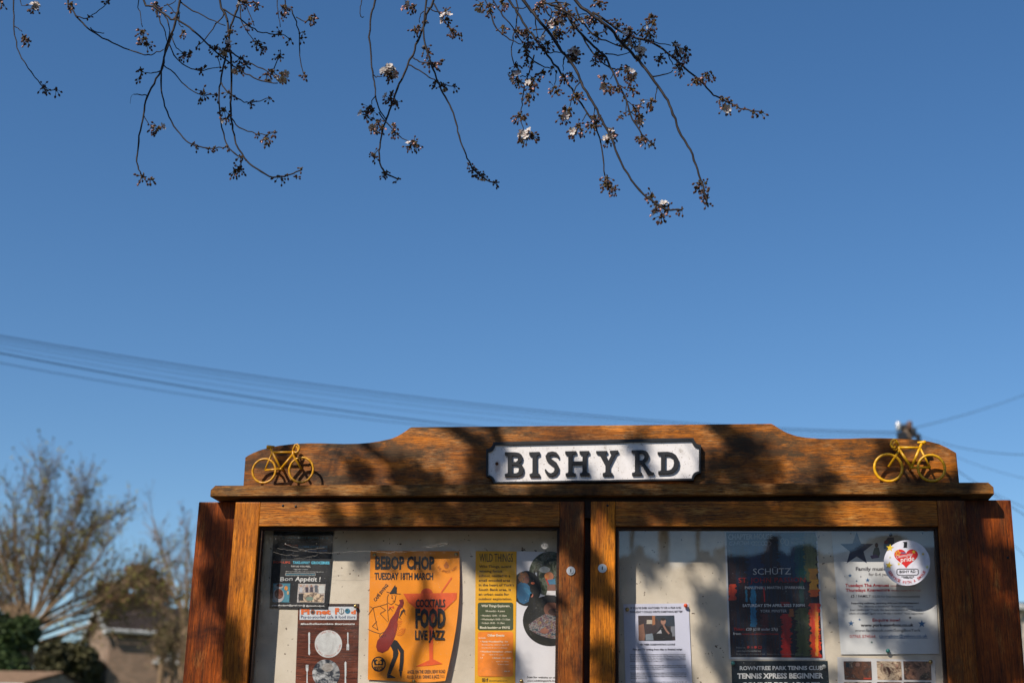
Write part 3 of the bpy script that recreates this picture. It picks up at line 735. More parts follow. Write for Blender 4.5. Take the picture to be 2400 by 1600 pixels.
P.poly([(445, 672), (488, 662), (497, 700), (485, 745), (455, 770), (440, 850), (425, 905), (430, 950), (405, 1050), (370, 1140), (325, 1210), (265, 1243), (212, 1225), (196, 1175), (210, 1110), (260, 1050), (320, 960), (352, 880), (395, 820), (430, 745), (455, 705)], DR, 2)
for L in ([(318, 640), (316, 690), (330, 705), (360, 722), (398, 690), (412, 615)], [(318, 640), (330, 610)], [(370, 625), (366, 655), (380, 655)], [(388, 620), (396, 622)], [(362, 618), (372, 616)], [(375, 682), (395, 680)],
          [(110, 835), (165, 755), (310, 715), (320, 700)], [(165, 755), (185, 860), (205, 950), (218, 1002)], [(240, 740), (300, 780), (240, 818), (325, 912)], [(318, 712), (325, 840), (330, 900)], [(108, 985), (160, 1010), (240, 1035)], [(130, 740), (155, 755)],
          [(205, 900), (155, 955), (215, 992)], [(330, 785), (350, 760), (375, 790)], [(400, 715), (470, 740), (512, 790)], [(470, 880), (440, 850)], [(232, 1070), (240, 1035), (300, 1010)], [(235, 1080), (262, 1050)], [(262, 1078), (280, 1045)], [(290, 1070), (300, 1040)]):
    P.line(L, 4.5, K, 3)
for k in range(6): P.line([(445+k*9, 870-k*14), (470+k*6, 790-k*4), (500+k*2, 772+k*12)], 4, K, 3)
for r in (18, 34, 48, 60): P.line([(452+r*math.cos(a/12*PI*2), 975+1.35*r*math.sin(a/12*PI*2)) for a in range(11)], 3, ink(190, 60, 10), 3)
P.poly([(335, 738), (360, 745), (385, 735), (388, 762), (360, 750), (336, 765)], ink(225, 85, 15), 3)
P.poly([(395, 1098), (425, 1112), (496, 1215), (494, 1330), (480, 1435), (443, 1440), (452, 1330), (456, 1240), (428, 1192), (438, 1245), (432, 1270), (385, 1390), (350, 1475), (316, 1468), (345, 1370), (378, 1285), (380, 1225), (352, 1165)], K, 2)
P.poly([(315, 1468), (350, 1478), (405, 1505), (400, 1512), (315, 1512)], K, 3); P.poly([(448, 1440), (475, 1440), (466, 1512), (455, 1490)], K, 3)
P.ell(223, 1362, 77, 82, K, 2, n=36); P.ell(223, 1362, 64, 68, ink(225, 140, 15), 3, n=36); P.poly([(165, 1320), (200, 1310), (225, 1335), (260, 1305), (280, 1325), (270, 1375), (180, 1375)], K, 4)
P.ell(210, 1345, 16, 18, ink(225, 140, 15), 5); P.ell(245, 1345, 14, 18, ink(225, 140, 15), 5)
P.text('SKETCH', 175, 1428, 272, 38, K, 1425, 0.04, layer=5)
P.arc_text('THE PRESS ROOM', 965, 250, 130, 150, 30, 26, ink(190, 110, 15), 0.0, True, 2); P.poly([(925, 300), (955, 255), (985, 300), (975, 330), (940, 330)], ink(185, 100, 15), 2)
P.text('ANGEL ON THE GREEN, BISHY ROAD', 532, 1465, 950, 38, K, 1462, 0.006, layer=3); P.text('FOOD: 5-9:30 / DRINKS & JAZZ: 7-11', 530, 1520, 938, 36, K, 1515, 0.006, layer=3)
P.done()

# 4 wild things strip
YL = ink(238, 168, 22)
P = Poster('forest_school_leaflet', 'narrow yellow leaflet headed WILD THINGS with a green and an orange text box', 'leaflet',
           zC, [(108, 220), (526, 224), (512, 1640), (100, 1640)], YG-0.001, plain('yellow_paper', lin(238, 172, 24), 0.45, 0.06, 14), lambda u, v: 0.006*max(0, 0.3-u)*max(0, v-0.6)*6+0.001)
KD = ink(45, 38, 20)
P.text('WILD THINGS', 148, 330, 490, 84, KD, 330, 0.0)
for i, (t, x1) in enumerate((('Wild Things, award', 470), ('winning forest', 380), ('school, nestled in a', 462), ('small wooded area', 460), ("in the heart of York's", 500), ('South Bank area, is', 468), ('an urban oasis for', 450), ('outdoor exploration.', 478))):
    P.text(t, 145-i, 390+i*47, x1, 25, KD, 391+i*47, 0.012)
def rrect(P, x0, y0, x1, y1, r, mat, layer):
    pts = []
    for cx, cy_, a0 in ((x1-r, y0+r, -90), (x1-r, y1-r, 0), (x0+r, y1-r, 90), (x0+r, y0+r, 180)):
        for k in range(6): a = math.radians(a0+k*18); pts.append((cx+r*math.cos(a), cy_+r*math.sin(a)))
    P.poly(pts, mat, layer, 'printed_box')
rrect(P, 130, 745, 492, 1028, 22, ink(62, 72, 38), 1); rrect(P, 130, 1042, 492, 1500, 26, ink(245, 135, 25), 1)
CR = ink(238, 228, 200)
for t, x0, y, x1, h, b in (('Wild Things Explorers', 168, 790, 454, 24, 0.02), ('18 months - 4 years', 212, 840, 406, 18, 0.01), ("• Monday's 10:00 - 11:15am", 162, 886, 425, 17, 0.01), ("• Wednesday's 10:00 - 11:15am", 162, 924, 460, 17, 0.01), ("• Friday's 10:00 - 11:15am", 162, 962, 405, 17, 0.01), ('Block booking or PAYG', 152, 1010, 458, 22, 0.03),
        ('Other Events', 230, 1090, 402, 24, 0.03), ('Include:', 142, 1112, 215, 15, 0.01), ('• Family Woodland Play - for', 158, 1150, 440, 16, 0.02), ('families with children aged 18', 172, 1182, 446, 14, 0), ('months to 8 years (siblings)', 172, 1212, 430, 14, 0), ('• Woodland Homeschool - primary', 155, 1252, 478, 16, 0.02),
        ('aged children 5-11 years', 172, 1282, 392, 14, 0), ('• Adult Forest School - for adults', 155, 1316, 472, 16, 0.02), ('of any age who want to come', 172, 1350, 444, 14, 0), ('and craft, forage & learn new', 172, 1380, 446, 14, 0), ('skills', 172, 1410, 215, 14, 0), ('• Private bookings at our site or', 155, 1450, 460, 16, 0.02), ('yours', 172, 1480, 220, 14, 0)):
    P.text(t, x0, y, x1, h, CR, y+1, b)
P.line([(178, 1520), (206, 1520), (206, 1550), (178, 1550), (178, 1520)], 5, KD); P.ell(192, 1535, 8, 8, KD, 2); P.text('f', 218, 1552, 236, 34, KD, None, 0.05); P.text('@wildthingsforestsch', 245, 1548, 432, 14, KD)
P.done()

# 5 white card with round photographs, tucked behind the stile
P = Poster('photo_card', 'white card with three round photographs of children in woods, half hidden by the middle stile', 'leaflet',
           zC, [(528, 222), (1010, 232), (985, 1640), (512, 1640)], YG-0.0004, plain('white_card', lin(222, 218, 220), 0.45, 0.05, 12))
w1 = photo_mat([(16, 20, 14), (30, 36, 20), (52, 60, 34), (105, 110, 95), (60, 55, 30), (150, 150, 150), (90, 80, 40)], 70, 21)
w2 = photo_mat([(14, 14, 14), (28, 26, 20), (45, 40, 26)], 50, 22)
P.ell(868, 452, 216, 228, w1, 1, 'printed_photo', 44)
P.rect(700, 425, 716, 660, ink(28, 24, 22), 2, 'printed_photo'); P.rect(735, 420, 752, 665, ink(24, 20, 18), 2, 'printed_photo'); P.rect(660, 440, 672, 600, ink(35, 32, 30), 2, 'printed_photo')
P.rect(668, 440, 735, 545, ink(150, 155, 165), 1.5, 'printed_photo')
P.ell(812, 410, 55, 32, ink(165, 168, 165), 2, 'printed_photo'); P.ell(858, 478, 46, 44, ink(190, 120, 85), 3, 'printed_photo'); P.ell(835, 475, 24, 30, ink(205, 125, 60), 4, 'printed_photo')
P.poly([(830, 520), (920, 500), (925, 560), (850, 562)], ink(70, 120, 150), 4, 'printed_photo'); P.poly([(842, 560), (922, 560), (925, 625), (838, 625)], ink(125, 85, 70), 4, 'printed_photo'); P.poly([(838, 625), (925, 622), (925, 672), (828, 668)], ink(220, 215, 215), 4, 'printed_photo')
P.line([(825, 500), (852, 560)], 12, ink(190, 40, 30), 5)
P.ell(626, 600, 150, 178, w2, 2.5, 'printed_photo', 44)
P.poly([(535, 560), (570, 538), (625, 545), (660, 580), (668, 640), (650, 735), (600, 762), (555, 740), (530, 690)], ink(30, 88, 125), 4, 'printed_photo')
P.ell(597, 488, 54, 58, photo_mat([(40, 70, 80), (150, 90, 40), (30, 60, 60), (120, 120, 60)], 220, 24), 4, 'printed_photo'); P.ell(628, 515, 28, 36, ink(105, 62, 48), 5, 'printed_photo'); P.ell(680, 672, 17, 20, ink(170, 100, 80), 5, 'printed_photo'); P.ell(692, 548, 20, 12, ink(215, 105, 60), 5, 'printed_photo')
P.poly([(595, 590), (640, 600), (690, 660), (670, 690), (620, 640)], ink(38, 105, 140), 5, 'printed_photo')
P.ell(868, 930, 278, 256, w2, 3.5, 'printed_photo', 44)
P.rect(690, 690, 722, 830, ink(14, 12, 12), 5, 'printed_photo')
P.poly([(778, 690), (830, 672), (920, 676), (922, 745), (780, 745)], ink(30, 28, 30), 6, 'printed_photo'); P.ell(880, 812, 76, 74, ink(125, 78, 58), 5, 'printed_photo'); P.ell(900, 840, 52, 34, ink(70, 45, 38), 6, 'printed_photo')
P.poly([(650, 970), (740, 905), (820, 860), (925, 885), (925, 1120), (820, 1100), (720, 1060), (660, 1020)], photo_mat([(30, 32, 60), (60, 90, 100), (24, 24, 40), (150, 150, 145), (110, 50, 45), (40, 50, 90), (170, 140, 80), (30, 30, 50), (170, 165, 160)], 150, 25), 6, 'printed_photo'); P.ell(812, 1035, 44, 28, ink(140, 85, 65), 7, 'printed_photo')
P.text('Scan for website or visit', 632, 1512, 945, 18, KD, 1518, 0.015); P.text('www.wildthingsyork.co.uk', 632, 1550, 950, 18, KD, 1548, 0.01)
P.done()

# 6 screenwriting notice
P = Poster('course_notice', 'white page about a screenwriting course with a photo of a seated man', 'notice',
           zD, [(92, 762), (758, 752), (802, 1760), (118, 1760)], YG, plain('lilac_white_paper', lin(205, 205, 222), 0.5, 0.04, 9), lambda u, v: 0.0015+0.001*math.sin(u*6+v*4))
KN = ink(40, 36, 48)
P.text("IF YOU'VE EVER WATCHED TV OR A FILM AND", 165, 812, 682, 19, KN, 806, 0.02); P.text("THOUGHT 'I COULD WRITE SOMETHING BETTER'", 158, 852, 698, 19, KN, 846, 0.02)
P.poly([(243, 880), (612, 876), (622, 1130), (248, 1134)], photo_mat([(38, 30, 34), (60, 48, 48), (70, 60, 66)], 30, 31), 1, 'printed_photo')
P.poly([(415, 880), (610, 878), (618, 985), (418, 985)], ink(32, 46, 62), 2, 'printed_photo'); P.poly([(385, 880), (415, 880), (418, 1010), (390, 1010)], ink(165, 105, 65), 3, 'printed_photo'); P.rect(330, 922, 386, 964, ink(185, 172, 155), 3, 'printed_photo')
P.poly([(245, 980), (300, 960), (318, 1132), (250, 1132)], ink(135, 92, 72), 2, 'printed_photo'); P.poly([(318, 1070), (410, 1055), (440, 1130), (320, 1132)], ink(120, 130, 140), 3, 'printed_photo'); P.poly([(575, 990), (616, 985), (620, 1090), (580, 1090)], ink(120, 122, 130), 3, 'printed_photo')
P.poly([(395, 1070), (440, 1040), (470, 985), (520, 975), (560, 1000), (590, 1060), (590, 1128), (400, 1128)], ink(18, 16, 20), 4, 'printed_photo'); P.ell(499, 938, 26, 34, ink(165, 120, 100), 5, 'printed_photo'); P.ell(496, 915, 25, 15, ink(30, 24, 24), 6, 'printed_photo')
P.line([(500, 975), (530, 1030), (560, 1065)], 18, ink(150, 108, 92), 5); P.poly([(430, 1060), (475, 1020), (485, 1060)], ink(170, 168, 172), 5, 'printed_photo')
P.text('TEN WEEK SCREENWRITING COURSE', 255, 1182, 620, 17, KN, 1180, 0.02); P.text('Film and TV writing from idea to finished script', 188, 1232, 692, 18, KN, 1230, 0.025)
def dense(P, x0, x1, y, n, h, step, mat, seed, last=0.6):
    rnd = random.Random(seed); wd = 'the course will run from at on Tuesday nights starting an month and finishing for Easter holiday it be hosted by writer lecturer to meet you find work in the fundamentals of writing film and'.split()
    for i in range(n):
        s = ' '.join(rnd.choice(wd) for _ in range(15)); x = x1 if i < n-1 else x0+(x1-x0)*last
        if i == n-1: s = s[:int(len(s)*last)]
        P.text(s, x0+i*0.8, y+i*step, x, h, mat, y+i*step-1, 0.012)
dense(P, 158, 726, 1280, 5, 11, 17.5, KN, 1); dense(P, 162, 732, 1392, 3, 11, 17.5, KN, 2); dense(P, 166, 736, 1468, 4, 11, 17.5, KN, 3, 0.3); dense(P, 172, 740, 1560, 5, 11, 17.5, KN, 4)
P.done()

# 7 choir concert poster in white margin
P = Poster('concert_poster', 'dark concert poster with red, blue and yellow paint streaks reading SCHÜTZ ST. JOHN PASSION', 'poster',
           zE, [(160, 60), (1078, 62), (1162, 1335), (205, 1330)], YG-0.0005, plain('poster_margin', lin(205, 203, 205), 0.4, 0.04, 20))
nt_ = photo_mat([(8, 9, 14), (12, 13, 18), (12, 30, 56), (10, 12, 18), (50, 14, 16), (10, 12, 16), (14, 52, 66), (14, 16, 16)], 60, 41, 3.2, 0.28)
P.poly([(178, 70), (1066, 72), (1136, 1315), (222, 1308)], nt_, 1, 'printed_ground')
def streak(x0, y0, x1, y1, cols, seed, lay=2, k=0.075):
    rnd = random.Random(seed); L = []; R = []; n = max(8, int((y1-y0)/11))
    for i in range(n+1):
        v = i/n; y = y0+(y1-y0)*v; j = 0.18*(x1-x0); L.append((x0+(y-y0)*k*0.8+rnd.uniform(-j, j)*1.1, y)); R.append((x1+(y-y0)*k*0.8+rnd.uniform(-j, j)*1.1, y))
    P.poly(L+R[::-1], photo_mat(cols, 55, seed, 3.5, 0.45), lay, 'printed_streak')
streak(360, 80, 520, 640, [(12, 22, 48), (16, 44, 82), (13, 24, 44)], 51); streak(690, 80, 900, 560, [(12, 22, 40), (16, 60, 92), (10, 20, 40)], 52)
streak(850, 72, 960, 520, [(14, 60, 90), (18, 84, 84), (16, 40, 60)], 53, 3); streak(945, 80, 1060, 560, [(70, 80, 52), (108, 112, 70), (60, 70, 50)], 54, 4, 0.06)
streak(208, 380, 268, 900, [(14, 12, 16), (40, 14, 16), (20, 12, 14)], 55, 2, 0.03); streak(205, 585, 272, 745, [(120, 32, 18), (200, 62, 30), (150, 42, 22)], 56, 3, 0.03)
streak(415, 600, 470, 1010, [(14, 58, 92), (30, 112, 152), (12, 40, 70)], 57, 3, 0.03); streak(365, 640, 385, 760, [(20, 80, 110), (40, 120, 150)], 58, 3)
streak(545, 620, 556, 760, [(150, 20, 16), (190, 30, 20)], 59, 3); streak(520, 880, 590, 1060, [(50, 12, 14), (90, 18, 18)], 60, 3)
streak(900, 430, 950, 800, [(12, 60, 60), (14, 80, 66)], 61, 5, 0.02); streak(870, 820, 1000, 1300, [(86, 92, 46), (72, 80, 40), (30, 32, 24)], 62, 4, 0.02)
streak(728, 880, 822, 1312, [(130, 18, 12), (175, 26, 16), (120, 16, 12)], 63, 5, 0.0); streak(1005, 775, 1098, 1312, [(185, 30, 14), (215, 58, 16), (225, 130, 26)], 64, 6, 0.04)
streak(1062, 860, 1092, 1300, [(225, 120, 30), (232, 160, 40)], 65, 7, 0.0); streak(1000, 430, 1082, 560, [(150, 105, 45), (190, 130, 40)], 66, 5, 0.02); streak(1010, 540, 1090, 660, [(220, 130, 30), (232, 180, 50)], 67, 6, 0.02)
streak(1000, 640, 1096, 712, [(220, 70, 20), (215, 100, 25)], 68, 7, 0.02); streak(720, 760, 800, 800, [(110, 16, 14), (150, 26, 18)], 69, 3, 0); streak(800, 830, 850, 910, [(160, 90, 30), (120, 60, 25)], 70, 6, 0)
GR, RD = ink(190, 190, 192), ink(165, 30, 22)
P.text('CHAPTER HOUSE', 196, 143, 635, 52, ink(160, 165, 175), 138, 0.02, layer=9); P.text('CHOIR', 205, 202, 405, 42, ink(150, 155, 165), 196, 0.0, 0.3, layer=9)
for i in range(6): P.line([(445+i*32+18*math.cos(a/10*2*PI), 182+18*math.sin(a/10*2*PI)) for a in range(11)], 5, ink(170, 175, 182), 9)
P.line([(735+18*math.cos(a/10*2*PI), 160+26*math.sin(a/10*2*PI)) for a in range(11)], 6, ink(150, 155, 160), 9); P.line([(778+18*math.cos(a/10*2*PI), 172+32*math.sin(a/10*2*PI)) for a in range(11)], 6, ink(150, 155, 160), 9)
P.text('YORK', 820, 150, 910, 24, ink(120, 130, 140), None, 0.01, layer=9); P.text('MINSTER', 820, 190, 945, 28, ink(120, 130, 140), None, 0.01, layer=9)
P.text('SCHÜTZ', 444, 492, 820, 62, GR, 488, 0.0, layer=9); P.text('ST. JOHN PASSION', 300, 572, 962, 50, RD, 568, -0.005, layer=9)
P.text('PANUFNIK | MARTIN | SPARKHALL', 364, 635, 960, 27, GR, 632, 0.01, layer=9); P.text('SATURDAY 5TH APRIL 2025 7:30PM', 340, 812, 955, 28, ink(225, 225, 225), 810, 0.02, layer=9)
P.text('YORK MINSTER', 515, 866, 778, 27, GR, 865, 0.0, layer=9); P.text('Tickets', 252, 1045, 365, 27, RD, 1045, 0.01, layer=9); P.text('£20 (£10 under 27s)', 374, 1045, 688, 27, GR, 1045, 0.01, layer=9)
P.text('from', 246, 1088, 325, 24, GR, None, 0.01, layer=9); P.text('ncem.co.uk/chapterhouse', 335, 1088, 695, 20, RD, None, 0.01, layer=9)
P.text('Follow Us:', 280, 1222, 368, 15, ink(150, 150, 150), None, 0, layer=9); P.ell(396, 1211, 12, 13, RD, 9); P.ell(468, 1211, 13, 13, RD, 9); P.line([(496, 1200), (526, 1200), (526, 1222), (496, 1222), (496, 1200)], 4, RD, 9); P.text('X', 425, 1221, 444, 18, RD, None, 0.03, layer=9)
P.text('www.chapterhousechoir.org', 280, 1254, 520, 14, ink(150, 150, 150), None, 0.01, layer=9); P.text('By kind permission of the Chapter of York', 280, 1284, 562, 10, ink(140, 140, 140), layer=9); P.text('Chapter House Choir is a registered charity', 582, 1284, 940, 10, ink(120, 120, 120), layer=9)
P.done()

# 8 tennis poster
P = Poster('tennis_poster', 'dark green poster reading ROWNTREE PARK TENNIS CLUB in white capitals, below the concert poster', 'poster',
           zE, [(228, 1345), (1184, 1345), (1250, 2350), (262, 2350)], YG, plain('dark_green_paper', lin(22, 38, 44), 0.5, 0.15, 20))
P.text('ROWNTREE PARK TENNIS CLUB', 312, 1436, 1138, 38, WH, 1433, 0.03); P.text('TENNIS XPRESS BEGINNER', 288, 1520, 1142, 50, WH, 1517, 0.04); P.text('COURSE FOR ADULTS', 330, 1606, 1110, 46, WH, 1604, 0.04)
P.done()

# 9 family music poster
P = Poster('family_music_poster', 'tall white poster with blue stars on family music sessions, partly under the round sticker', 'poster',
           zF, [(122, 66), (1130, 66), (1190, 1277), (215, 1282)], YG-0.0005, plain('white_poster_paper', lin(208, 207, 205), 0.45, 0.05, 8), lambda u, v: 0.003*max(0, v-0.6)*math.sin(u*PI)+0.0015)
DB, MB_, RR, G2 = ink(48, 58, 84), ink(50, 100, 145), ink(185, 40, 45), ink(70, 66, 70)
P.star(372, 240, 172, DB, 1, -90, 0.41)
for x, y, r, c in ((305, 500, 22, MB_), (480, 546, 24, MB_), (412, 512, 10, G2), (370, 555, 13, ink(80, 110, 130)), (252, 510, 7, G2), (316, 974, 32, MB_), (400, 937, 14, MB_), (1018, 978, 42, MB_), (902, 918, 17, G2), (521, 1162, 14, ink(50, 100, 90))): P.star(x, y, r, c, 1)
P.ell(568, 200, 17, 24, ink(95, 75, 70), 2, 'printed_figure'); P.poly([(548, 225), (590, 220), (605, 280), (590, 325), (540, 330), (530, 280)], ink(100, 105, 95), 1, 'printed_figure'); P.poly([(505, 305), (560, 290), (600, 320), (520, 335)], ink(110, 90, 120), 2, 'printed_figure')
P.ell(709, 98, 17, 18, ink(70, 55, 55), 2, 'printed_figure'); P.poly([(680, 122), (740, 122), (748, 200), (690, 205), (640, 180)], ink(95, 95, 112), 1, 'printed_figure'); P.ell(665, 170, 22, 20, ink(150, 95, 100), 2, 'printed_figure'); P.rect(640, 185, 700, 235, ink(120, 150, 170), 2, 'printed_figure')
P.text('Family musical fun', 362, 450, 790, 34, G2, None, 0.02); P.text('for 0-4 year olds', 490, 502, 780, 28, G2)
P.text('Tuesdays The Avenues', 258, 612, 692, 30, RR, 610, 0.025); P.text('Children Centre 10am', 706, 608, 960, 13, RR); P.text('Thursdays Knavesmire', 262, 660, 700, 30, RR, 656, 0.025); P.text('Children Centre 10.15 11am', 712, 655, 1005, 13, RR, None, 0.02)
P.text('£5 / FAMILY', 313, 718, 512, 28, G2, None, 0.01); P.text('(£2.50 for low income households)', 520, 718, 998, 22, G2)
P.text('Supporting wellbeing, parenting skills and child development', 315, 782, 988, 17, G2, 780, 0.025)
P.text('"The creativity is wonderful" "A lovely part of my', 384, 814, 935, 17, G2, None, 0.005, 0.25); P.text("boys' childhoods\" \"I really like how interactive it is!\" \"We had a", 305, 848, 1016, 17, G2, None, 0.005, 0.25); P.text('whole of a tweet" "gave me a lift that I needed" "Very supportive"', 294, 884, 1040, 17, G2, None, 0.005, 0.25)
P.text('Enquire now!', 528, 955, 803, 30, RR, None, 0.02); P.text('www.york-songbox.co.uk', 410, 1006, 936, 30, ink(50, 46, 50), 1004, 0.03); P.text('www.facebook.com/SongBoxYork', 352, 1058, 1006, 30, ink(62, 58, 62), 1056, 0.0)
P.text('07765 574564,', 302, 1118, 566, 30, RR); P.text('tjsongbox@yahoo.co.uk', 592, 1115, 1074, 30, MB_, 1113, 0.01); P.line([(592, 1124), (1074, 1122)], 3, MB_)
P.done()

# 10 photo sheet
P = Poster('photo_sheet', 'white sheet with a row of three small band rehearsal photos, below the family music poster', 'notice',
           zF, [(178, 1308), (1148, 1345), (1195, 2200), (200, 2200)], YG, plain('white_sheet', lin(212, 208, 206), 0.45, 0.04, 10), lambda u, v: 0.006*(1-v)*max(0, 0.2-v)*4)
pc = [[(30, 34, 40), (110, 70, 50), (60, 50, 48), (190, 170, 150)], [(150, 110, 80), (215, 190, 160), (90, 55, 40), (60, 42, 34)], [(70, 45, 38), (165, 120, 95), (45, 32, 30), (200, 170, 140)]]
for row in range(3):
    for i, (a, b) in enumerate(((240, 520), (568, 818), (832, 1112))):
        o = row*200+row*4
        P.poly([(a+row*6, 1350+o), (b+row*6-6, 1352+o), (b+row*6+4, 1538+o), (a+row*6+12, 1532+o)], photo_mat(pc[(i+row) % 3], 75, 80+i+row*5), 1, 'printed_photo')
P.ell(380, 1385, 22, 26, ink(150, 110, 95), 2, 'printed_figure'); P.poly([(340, 1415), (420, 1410), (432, 1490), (350, 1495)], ink(28, 28, 34), 2, 'printed_figure'); P.poly([(440, 1490), (515, 1485), (518, 1528), (440, 1528)], ink(170, 60, 40), 2, 'printed_figure'); P.rect(262, 1362, 300, 1450, ink(35, 50, 60), 2, 'printed_figure')
for x in (620, 770): P.ell(x, 1392, 12, 14, ink(170, 130, 110), 2, 'printed_figure'); P.rect(x-16, 1408, x+16, 1500, ink(70, 52, 48), 2, 'printed_figure')
P.rect(1030, 1420, 1090, 1500, ink(40, 30, 32), 2, 'printed_figure'); P.rect(860, 1470, 1000, 1500, ink(170, 110, 80), 2, 'printed_figure')
P.done()

# round sticker on the glass
P = Poster('round_sticker', 'round white sticker with a red heart, yellow stars and the words SERVICE WITH A SMILE', 'sticker',
           zF, [(865, 370), (866, 370), (866, 371), (865, 371)], 0.0268, WH)
for c in list(P.root.children): bpy.data.objects.remove(c)
P.C = [Vector((0, 0, 2)), Vector((1, 0, 2)), Vector((1, 0, 1)), Vector((0, 0, 1))]
P.ell(870, 374, 231, 226, ink(215, 212, 220), 0, 'sticker_sheet', 60)
H = []
for i in range(40):
    a = 2*PI*i/40; H.append((862+118*(math.sin(a)**3), 318-6.6*(13*math.cos(a)-5*math.cos(2*a)-2*math.cos(3*a)-math.cos(4*a))))
P.poly(H, ink(205, 25, 22), 1)
YS = ink(225, 190, 40)
P.text('I', 838, 220, 870, 56, K, 222, 0.0); P.line([(832, 170), (868, 167)], 6, K, 2); P.line([(836, 220), (872, 218)], 6, K, 2)
P.star(702, 225, 40, YS, 2, -84); P.star(692, 398, 38, YS, 2, -80); P.star(703, 318, 14, ink(200, 195, 150), 2); P.star(939, 265, 22, YS, 2); P.star(1030, 286, 17, YS, 2, -70); P.star(1072, 415, 20, ink(210, 205, 120), 2); P.star(790, 384, 16, YS, 2); P.star(780, 277, 38, YS, 2, -80); P.star(780, 277, 24, ink(205, 60, 25), 3, -80)
P.text('YORK', 806, 284, 860, 16, ink(40, 110, 160), None, 0.03, 0.2, 3); P.text('Community', 765, 330, 930, 30, WH, 300, 0.0, 0.2, 3); P.text('pride', 808, 368, 945, 50, WH, 352, 0.01, 0.1, 3)
rb = []
for cx, cy_, a0 in ((962, 452, -90), (962, 476, 0), (792, 476, 90), (792, 452, 180)):
    for k in range(6): a = math.radians(a0+k*18); rb.append((cx+22*math.cos(a), cy_+18*math.sin(a)))
P.line(rb+[rb[0]], 6, K, 2); P.text('· BISHY RD ·', 776, 474, 975, 25, K, 470, 0.02)
P.text('WINNERS OF THE', 812, 516, 943, 10, K, None, 0.05); P.text('AWARD FOR', 835, 528, 928, 9, K, None, 0.05)
P.arc_text('SERVICE WITH A SMILE', 870, 374, 205, 156, 24, 27, ink(200, 25, 25), 0.01, True, 3, 0.74)
P.done()
# small roundel on the left pane
zH = lambda x, y: (1090+x*0.22967, 1240+y*0.2296)
P = Poster('small_roundel_sticker', 'tiny white outlined roundel sticker in the top right corner of the left pane', 'sticker',
           zH, [(812, 172), (813, 172), (813, 173), (812, 173)], 0.0268, WH)
for c in list(P.root.children): bpy.data.objects.remove(c)
P.C = [Vector((0, 0, 2)), Vector((1, 0, 2)), Vector((1, 0, 1)), Vector((0, 0, 1))]
ws = ink(190, 185, 180)
P.line([(812+25*math.cos(a/14*2*PI), 172+25*math.sin(a/14*2*PI)) for a in range(15)], 3.5, ws, 1); P.line([(812, 152), (796, 186), (828, 186), (812, 152)], 4, ws, 1); P.line([(812, 166), (804, 192), (822, 192)], 4, ws, 1)
P.arc_text('KEEP THIS HERE', 812, 172, 31, -200, 20, 8, ws, 0.0, False, 1)
P.done()

# push pins
M_pin = {'brass': M_brass, 'teal': plain('teal_plastic', lin(40, 120, 115), 0.3), 'white': plain('white_plastic', lin(190, 188, 180), 0.3), 'orange': plain('orange_plastic', lin(215, 75, 30), 0.3), 'dark': plain('dark_plastic', lin(50, 20, 22), 0.4)}
PINS = [(878, 1300, 'brass', 'dull brass push pin in the top left corner of the orange jazz poster'), (1069, 1299, 'brass', 'dull brass push pin in the top right corner of the orange jazz poster'), (970, 1596, 'brass', 'dull brass push pin at the bottom edge of the orange jazz poster'),
        (833, 1420, 'brass', 'brass push pin in the top right corner of the brown plate poster'), (1222, 1595, 'brass', 'brass push pin at the foot of the white card with round photographs'), (1470, 1427, 'brass', 'dark brass push pin in the top left corner of the screenwriting page'),
        (1607, 1418, 'orange', 'orange push pin in the top right corner of the screenwriting page'), (1718, 1553, 'teal', 'green push pin in the top left corner of the tennis poster'), (1931, 1561, 'white', 'white push pin in the top right corner of the tennis poster'),
        (2081, 1524, 'teal', 'teal push pin at the bottom edge of the family music poster'), (2181, 1550, 'brass', 'brass push pin in the top right corner of the rehearsal photo sheet'), (2162, 1249, 'dark', 'dark red push pin at the top right of the family music poster'), (1994, 1250, 'brass', 'small dark push pin at the top left of the family music poster')]
for px, py, mk, lb in PINS:
    big = mk not in ('dark',) and not (px == 1994)
    p = at(px, py, YP-0.012); m = MB(); r = 0.0066 if big else 0.003
    m.ball((p.x, YP-0.012, p.z), r, 0, 12, 8, (1, 0.75, 1))
    m.tube([(p.x, YP-0.010, p.z), (p.x+0.0005, YP+0.001, p.z-0.0005)], r*0.35, 6)
    o = m.build('push_pin', M_pin[mk], None, True); tag(o, lb, 'push pin', 'push pins in the noticeboard')
# old cobweb strands across the left pane
rw = random.Random(3); m = MB()
def strand(a, b, sag, n=14, r=0.00022, jit=1.8):
    pts = []
    for i in range(n+1):
        u = i/n; px = a[0]+(b[0]-a[0])*u; py = a[1]+(b[1]-a[1])*u+sag*math.sin(u*PI)+rw.uniform(-jit, jit)
        p = at(px, py, 0.022); pts.append(p)
    m.tube(pts, r, 4)
strand((668, 1274), (735, 1293), 2); strand((735, 1293), (860, 1289), 3); strand((860, 1289), (990, 1288), 5); strand((640, 1293), (700, 1300), 2); strand((990, 1282), (1052, 1272), -2); strand((650, 1285), (760, 1283), 5); strand((1050, 1275), (1000, 1281), 1)
strand((690, 1308), (745, 1300), 2); strand((1235, 1262), (1262, 1256), 2); strand((1470, 1246), (1500, 1252), 3); strand((1395, 1262), (1425, 1248), 0); 
m.ball(at(669, 1274, 0.022), 0.002, 0, 6, 4); m.ball(at(742, 1273, 0.022), 0.0012, 0, 6, 4)
tag(m.build('cobweb', plain('cobweb_silk', (0.5, 0.44, 0.38), 0.6)), 'thin grey cobweb strands across the top of the left pane', 'cobweb')

